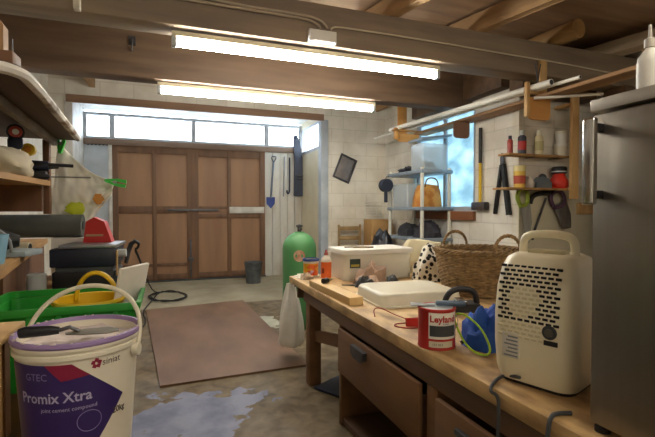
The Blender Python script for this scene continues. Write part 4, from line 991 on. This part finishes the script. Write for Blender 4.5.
wb_(MB().bar((-.60,1.72,tzz-.022), (-.665,3.2,tzz-.022), .03, .042, .003), 'batten', M('batten_grey', '#8f8578', '#6d5e4e', sc=10, st=(1,.4,1), rough=.7), sbk)
wb_(MB().box(-1.5, -.76, 1.75, 1.79, mid, tzz-.001), 'divider', left_wood, sbk)
# timber lying on the top
o = MB().box(-.45, .0, -.04, .04, 0, .045, .003).build('timber_offcut', left_wood, loc=(-.475, 1.765, tzz+.036), rz=R(-2)); tag(o, 'reddish timber offcut lying on top of the left shelf rack', 'timber')
o = MB().prism([(-.62,0), (-.505,0), (-.505,.085), (-.53,.12), (-.53,.42), (-.62,.42)], 1.735, 1.785, 'y').build('timber_post', wood('post_tan', '#8a6643', '#a98255', 'z'), loc=(0, 0, tzz+.082)); tag(o, 'short upright timber post standing on the reddish offcut at the top left', 'post')
o = MB().cyl((0,0,0), (0,0,.05), .003, n=8).build('nail', dsteel, loc=(-.488, 1.765, tzz+.0815)); tag(o, 'nail sticking up from the reddish timber offcut', 'nail')
# things on the middle shelf
rl = thing('rolled_dust_sheet', 'cream rolled dust sheet lying on the left middle shelf', 'cloth', (-.765, 2.62, mid))
MB().lump((.0,0,.055), (.10,.30,.09), 51, .12, 2.2, 28, -.055).build('roll', M('sheet_cream', '#cfc3a8', '#b9ac90', sc=6, rough=.85, bump=.4), rl)
o = MB().tube([(0,0,.016), (.10,.0,.016), (.16,.01,.016), (.23,.03,.016)], [.015,.017,.014,.010], 8, 1).build('black_grip_tool', black, loc=(-.76, 2.97, mid+.075), rz=R(4)); tag(o, 'black-handled tool poking out past the rolled dust sheet', 'tool')
dl = thing('cordless_drill', 'dark blue and black cordless drill at the end of the left middle shelf', 'drill', (-.715, 2.99, mid), R(3))
MB().box(-.10, .05, -.035, .035, .0, .055, .012).build('battery', black, dl); MB().cyl((-.08,0,.085), (.06,0,.085), .032, .028, 18).build('motor', dark_blue, dl); MB().cyl((.06,0,.085), (.11,0,.085), .02, .014, 16).build('chuck', dgrey, dl); MB().tube([(-.03,0,.05), (-.03,0,.085)], .022).build('grip', dark_blue, dl)
sd2 = thing('screwdriver', 'long screwdriver pointing right off the edge of the middle shelf', 'screwdriver', (-.665, 2.925, mid+.017), R(0))
MB().tube([(-.10,0,0), (-.08,0,0), (.02,0,0), (.03,0,0)], [.010,.017,.015,.008], 10).build('handle', black, sd2); MB().cyl((.03,0,0), (.24,.0,0), .0045, n=10).build('shaft', steel, sd2)
yp = thing('yellow_tape_measure', 'round yellow tape case sitting on the rolled dust sheet', 'tape measure', (-.705, 2.80, mid+.125))
MB().cyl((0,-.02,.03), (0,.02,.03), .032, n=20).build('case', yellow, yp)
MB().cyl((0,-.0205,.03), (0,-.022,.03), .018, n=16).build('hub', M('hub_orange', '#d98b25'), yp)
tp = thing('torch', 'small dark torch with red and white lens standing on the rolled dust sheet', 'torch', (-.735, 2.68, mid+.142), R(20))
MB().box(-.032, .032, -.03, .03, 0, .06, .012).build('torch_body', dark_blue, tp); MB().cyl((0,-.02,.085), (0,.02,.085), .04, n=20).build('head', black, tp); MB().cyl((0,-.021,.085), (0,-.025,.085), .030, n=20).build('bezel', M('bezel_red', '#c04a3a', rough=.4), tp); MB().cyl((0,-.0255,.085), (0,-.028,.085), .015, n=16).build('lens', white, tp)
# dark things under the middle shelf on the cabinet top
hs = thing('drill_case', 'black power drill lying on the cabinet top under the middle shelf', 'drill', (-.83, 2.62, 1.056), R(12))
MB().tube([(-.2,0,.08), (-.06,0,.085), (.05,0,.085), (.12,0,.08)], [.055,.06,.055,.03], 14).build('motor', black, hs); MB().box(-.09, .0, -.035, .035, 0, .10, .015).build('grip', rubber, hs); MB().tube([(-.02,-.05,.13), (.03,-.07,.15), (.08,-.06,.10), (.09,-.05,.03)], .008, 8, 1).build('lead', mgrey, hs)
bc = thing('blue_tub', 'light blue plastic tub on the cabinet top at the left edge', 'tub', (-.765, 2.30, 1.056))
cratering(MB(), [(.30,0), (.36,.13), (.345,.13), (.29,.008)]).build('tub_body', lblue, bc)
MB().box(.0, .04, -.079, -.076, .06, .10).build('sticker', paper, bc)
rlg = MB().cyl((-.24,0,.0725), (.24,0,.0725), .072, n=28).build('grey_roll', M('roll_grey', '#4b504d', '#5a5f5b', sc=5, rough=.7), loc=(-.745, 3.165, 1.121), rz=R(-2)); tag(rlg, 'dark grey roll lying on the white carton below the polythene bag', 'roll')
MB().cyl((.2401,0,.0725), (.244,0,.0725), .03, n=18).build('roll_core', black, rlg)
ctb = MB().cyl((-.07,0,.028), (.07,0,.028), .028, n=20).build('cardboard_tube', M('tube_cream', '#c9c1a6', rough=.6), loc=(-.80, 2.90, 1.056), rz=R(-8)); tag(ctb, 'short cream cardboard tube on the cabinet top in front of the grey roll', 'tube')
MB().cyl((.0701,0,.028), (.073,0,.028), .02, n=16).build('hole', black, ctb)
# side table with machine beyond the crate
tbk = thing('side_table', 'small rough timber stand carrying the black machine', 'table', (-.45, 2.78, LZ))
wb_(MB().prism([(-.66,2.56), (-.27,2.56), (-.29,3.26), (-.74,3.26)], .84, .87), 'top', left_top, tbk)
for x, y in ((-.63,2.6), (-.34,2.6), (-.63,3.2), (-.36,3.2)): wb_(MB().box(x, x+.04, y, y+.04, LZ+.001, .84, .003), 'leg', pine_z, tbk)
mc = thing('bench_machine', 'black two-tier bench machine with silver top plate and side knob', 'machine', (-.415, 2.80, .87), R(-4))
MB().box(-.155, .15, -.14, .14, 0, .09, .008).build('lower_body', black, mc)
MB().box(-.165, .155, -.145, .145, .115, .215, .008).build('upper_body', M('machine_navy', '#1c2130', '#23283a', sc=6, rough=.45), mc)
MB().box(-.14, .14, -.13, .13, .09, .115).build('spacer', dgrey, mc)
MB().box(-.12, .165, -.15, .15, .216, .236, .004).build('top_plate', M('plate_silver', '#9a9ca2', rough=.3, metal=.7), mc)
MB().cyl((.156,-.06,.18), (.20,-.06,.18), .022, n=20).build('knob', lgrey, mc)
MB().cyl((.151,-.05,.05), (.175,-.05,.05), .026, n=20).build('lower_knob', M('knob_blue', '#6d7f95', rough=.4), mc)
MB().box(.156, .163, -.13, -.095, .06, .20, .002).build('brass_fitting', M('brassy', '#b08a55', rough=.5), mc)
rt = thing('red_stand', 'red metal axle stand on top of the black machine', 'stand', (-.375, 2.86, 1.107), R(-4))
MB().prism([(-.075,0), (.075,0), (.035,.12), (-.02,.145), (-.06,.12)], -.045, .045, 'y').build('stand_body', red, rt)
MB().box(-.06, .03, -.048, -.0455, .035, .047).build('bar', M('bar_tan', '#a88a66', rough=.5), rt)
wbx = thing('white_carton', 'white card carton under the right end of the grey roll', 'box', (-.59, 3.165, .87))
MB().box(-.08, .10, -.075, .075, 0, .25, .003).build('carton', white, wbx)
MB().box(-.08, .10, -.010, .010, .2502, .2508).build('tape', lgrey, wbx)
# pale blue slab, tins in the gap by the cabinet end
o = MB().box(-.10, .10, -.09, .09, 0, .03, .004).build('pale_slab', M('slab_blue', '#93a4ac', '#a7b4b8', sc=5, rough=.6), loc=(-.755, 2.70, 1.056), rz=R(-12)); tag(o, 'pale blue-grey slab lying at the cabinet edge beside the black machine', 'slab')
o = MB().bar((-.06,0,.0), (.10,.0,.16), .05, .02, .003).build('timber_scrap', pine_z, loc=(-.60, 2.50, LZ+.03)); tag(o, 'short light timber scrap leaning between cabinet and machine', 'timber')
o = MB().lathe([(0,0), (.045,0), (.045,.09), (.040,.095), (0,.095)]).build('silver_tin', lgrey, loc=(-.56, 2.64, .8705)); o.location = (-.635, 2.62, .8705); tag(o, 'small silver tin on the timber stand left of the machine', 'tin')
# black hook and cable to the floor
hkp = thing('extension_lead', 'black extension lead looped from a plug end down to a coil on the floor', 'cable', (-.12, 3.6, 0))
hk_ = [at(126,263,Y=3.15), at(128,252,Y=3.18), at(131,244,Y=3.2), at(135,241,Y=3.2), at(139,243,Y=3.2), at(138,248,Y=3.22), at(135,249,Y=3.25)]
run = [at(138,256,Y=3.5), at(143,268,Y=4.4), at(148,282,Y=5.6), at(153,291,Z=.012)]
cc = at(168,298,Z=.0); coil = []
for k in range(40):
    t = 2*math.pi*k/13+2; coil.append(Vector((cc.x+.24*math.cos(t)*(1+.2*math.sin(k)), cc.y+.38*math.sin(t)*(1-.15*math.sin(k*1.7)), .012+.004*(k/13)+.02*abs(math.sin(k*2.3)))))
tail = [at(150,303,Z=.012), at(142,312,Z=.012), at(147,322,Z=.012), at(140,330,Z=.012)]
wb_(MB().tube(hk_[4:]+run+coil+tail, .008, 6, 1), 'flex', rubber, hkp)
wb_(MB().tube(hk_[:5], [.012,.016,.016,.015,.012], 8), 'hook_grip', black, hkp)
# ---- polythene sheet and its clamps
A = Vector((-.655,3.24,1.735)); B = Vector((-.335,3.26,1.49)); Cc = Vector((-.73,3.24,1.225)); D = Vector((-.50,3.25,1.20))
def sheetf(u, v):
    top = A.lerp(B, u) + Vector((0,0,-.05*math.sin(math.pi*u))) ; bot = Cc.lerp(D, u)
    if u > .55: bot = D.lerp(B+Vector((-.02,0,-.10)), (u-.55)/.45)
    else: bot = Cc.lerp(D, u/.55)
    p = top.lerp(bot, v); n_ = .05*noise.noise(Vector((u*3, v*3, 2)))+.022*noise.noise(Vector((u*9, v*7, 5)))
    return p+Vector((0, n_+.035, 0))
ps = thing('polythene_sheet', 'crumpled cream polythene bag pegged up beside the left shelf rack', 'plastic bag', (-.6, 3.25, 1.2))
wb_(MB().sheet(sheetf, 40, 30), 'sheet', poly, ps, solid=.002)
pr = MB(); pr.lump((-.555,3.205,1.30), (.055,.008,.045), 61, .3, 3, 14, -1); wb_(pr, 'yellow_print', M('print_lime', '#c8d62e', rough=.5), ps)
pr = MB(); pr.lump((-.425,3.215,1.365), (.03,.008,.035), 62, .3, 3, 12, -1); wb_(pr, 'orange_print', M('print_orange', '#c98b3a', rough=.5), ps)
def clamp(loc, rz, ry, label):
    t = thing('spring_clamp', label, 'clamp', loc, 0, 'green spring clamps'); t.rotation_euler = (0, ry, rz)
    for s in (-1, 1): MB().prism([(0,0), (.05,.006*s), (.10,.004*s), (.098,.026*s), (.045,.026*s), (-.03,.008*s), (-.035,.001*s)], -.016, .016, 'y').build('jaw', clampg, t)
    MB().cyl((.03,-.018,0), (.03,.018,0), .011, n=14).build('spring', steel, t)
clamp((-.640,3.225,1.69), 0, R(-85), 'green spring clamp at the top of the polythene bag under the top shelf')
clamp((-.355,3.225,1.485), 0, R(10), 'green spring clamp at the right corner of the polythene bag')
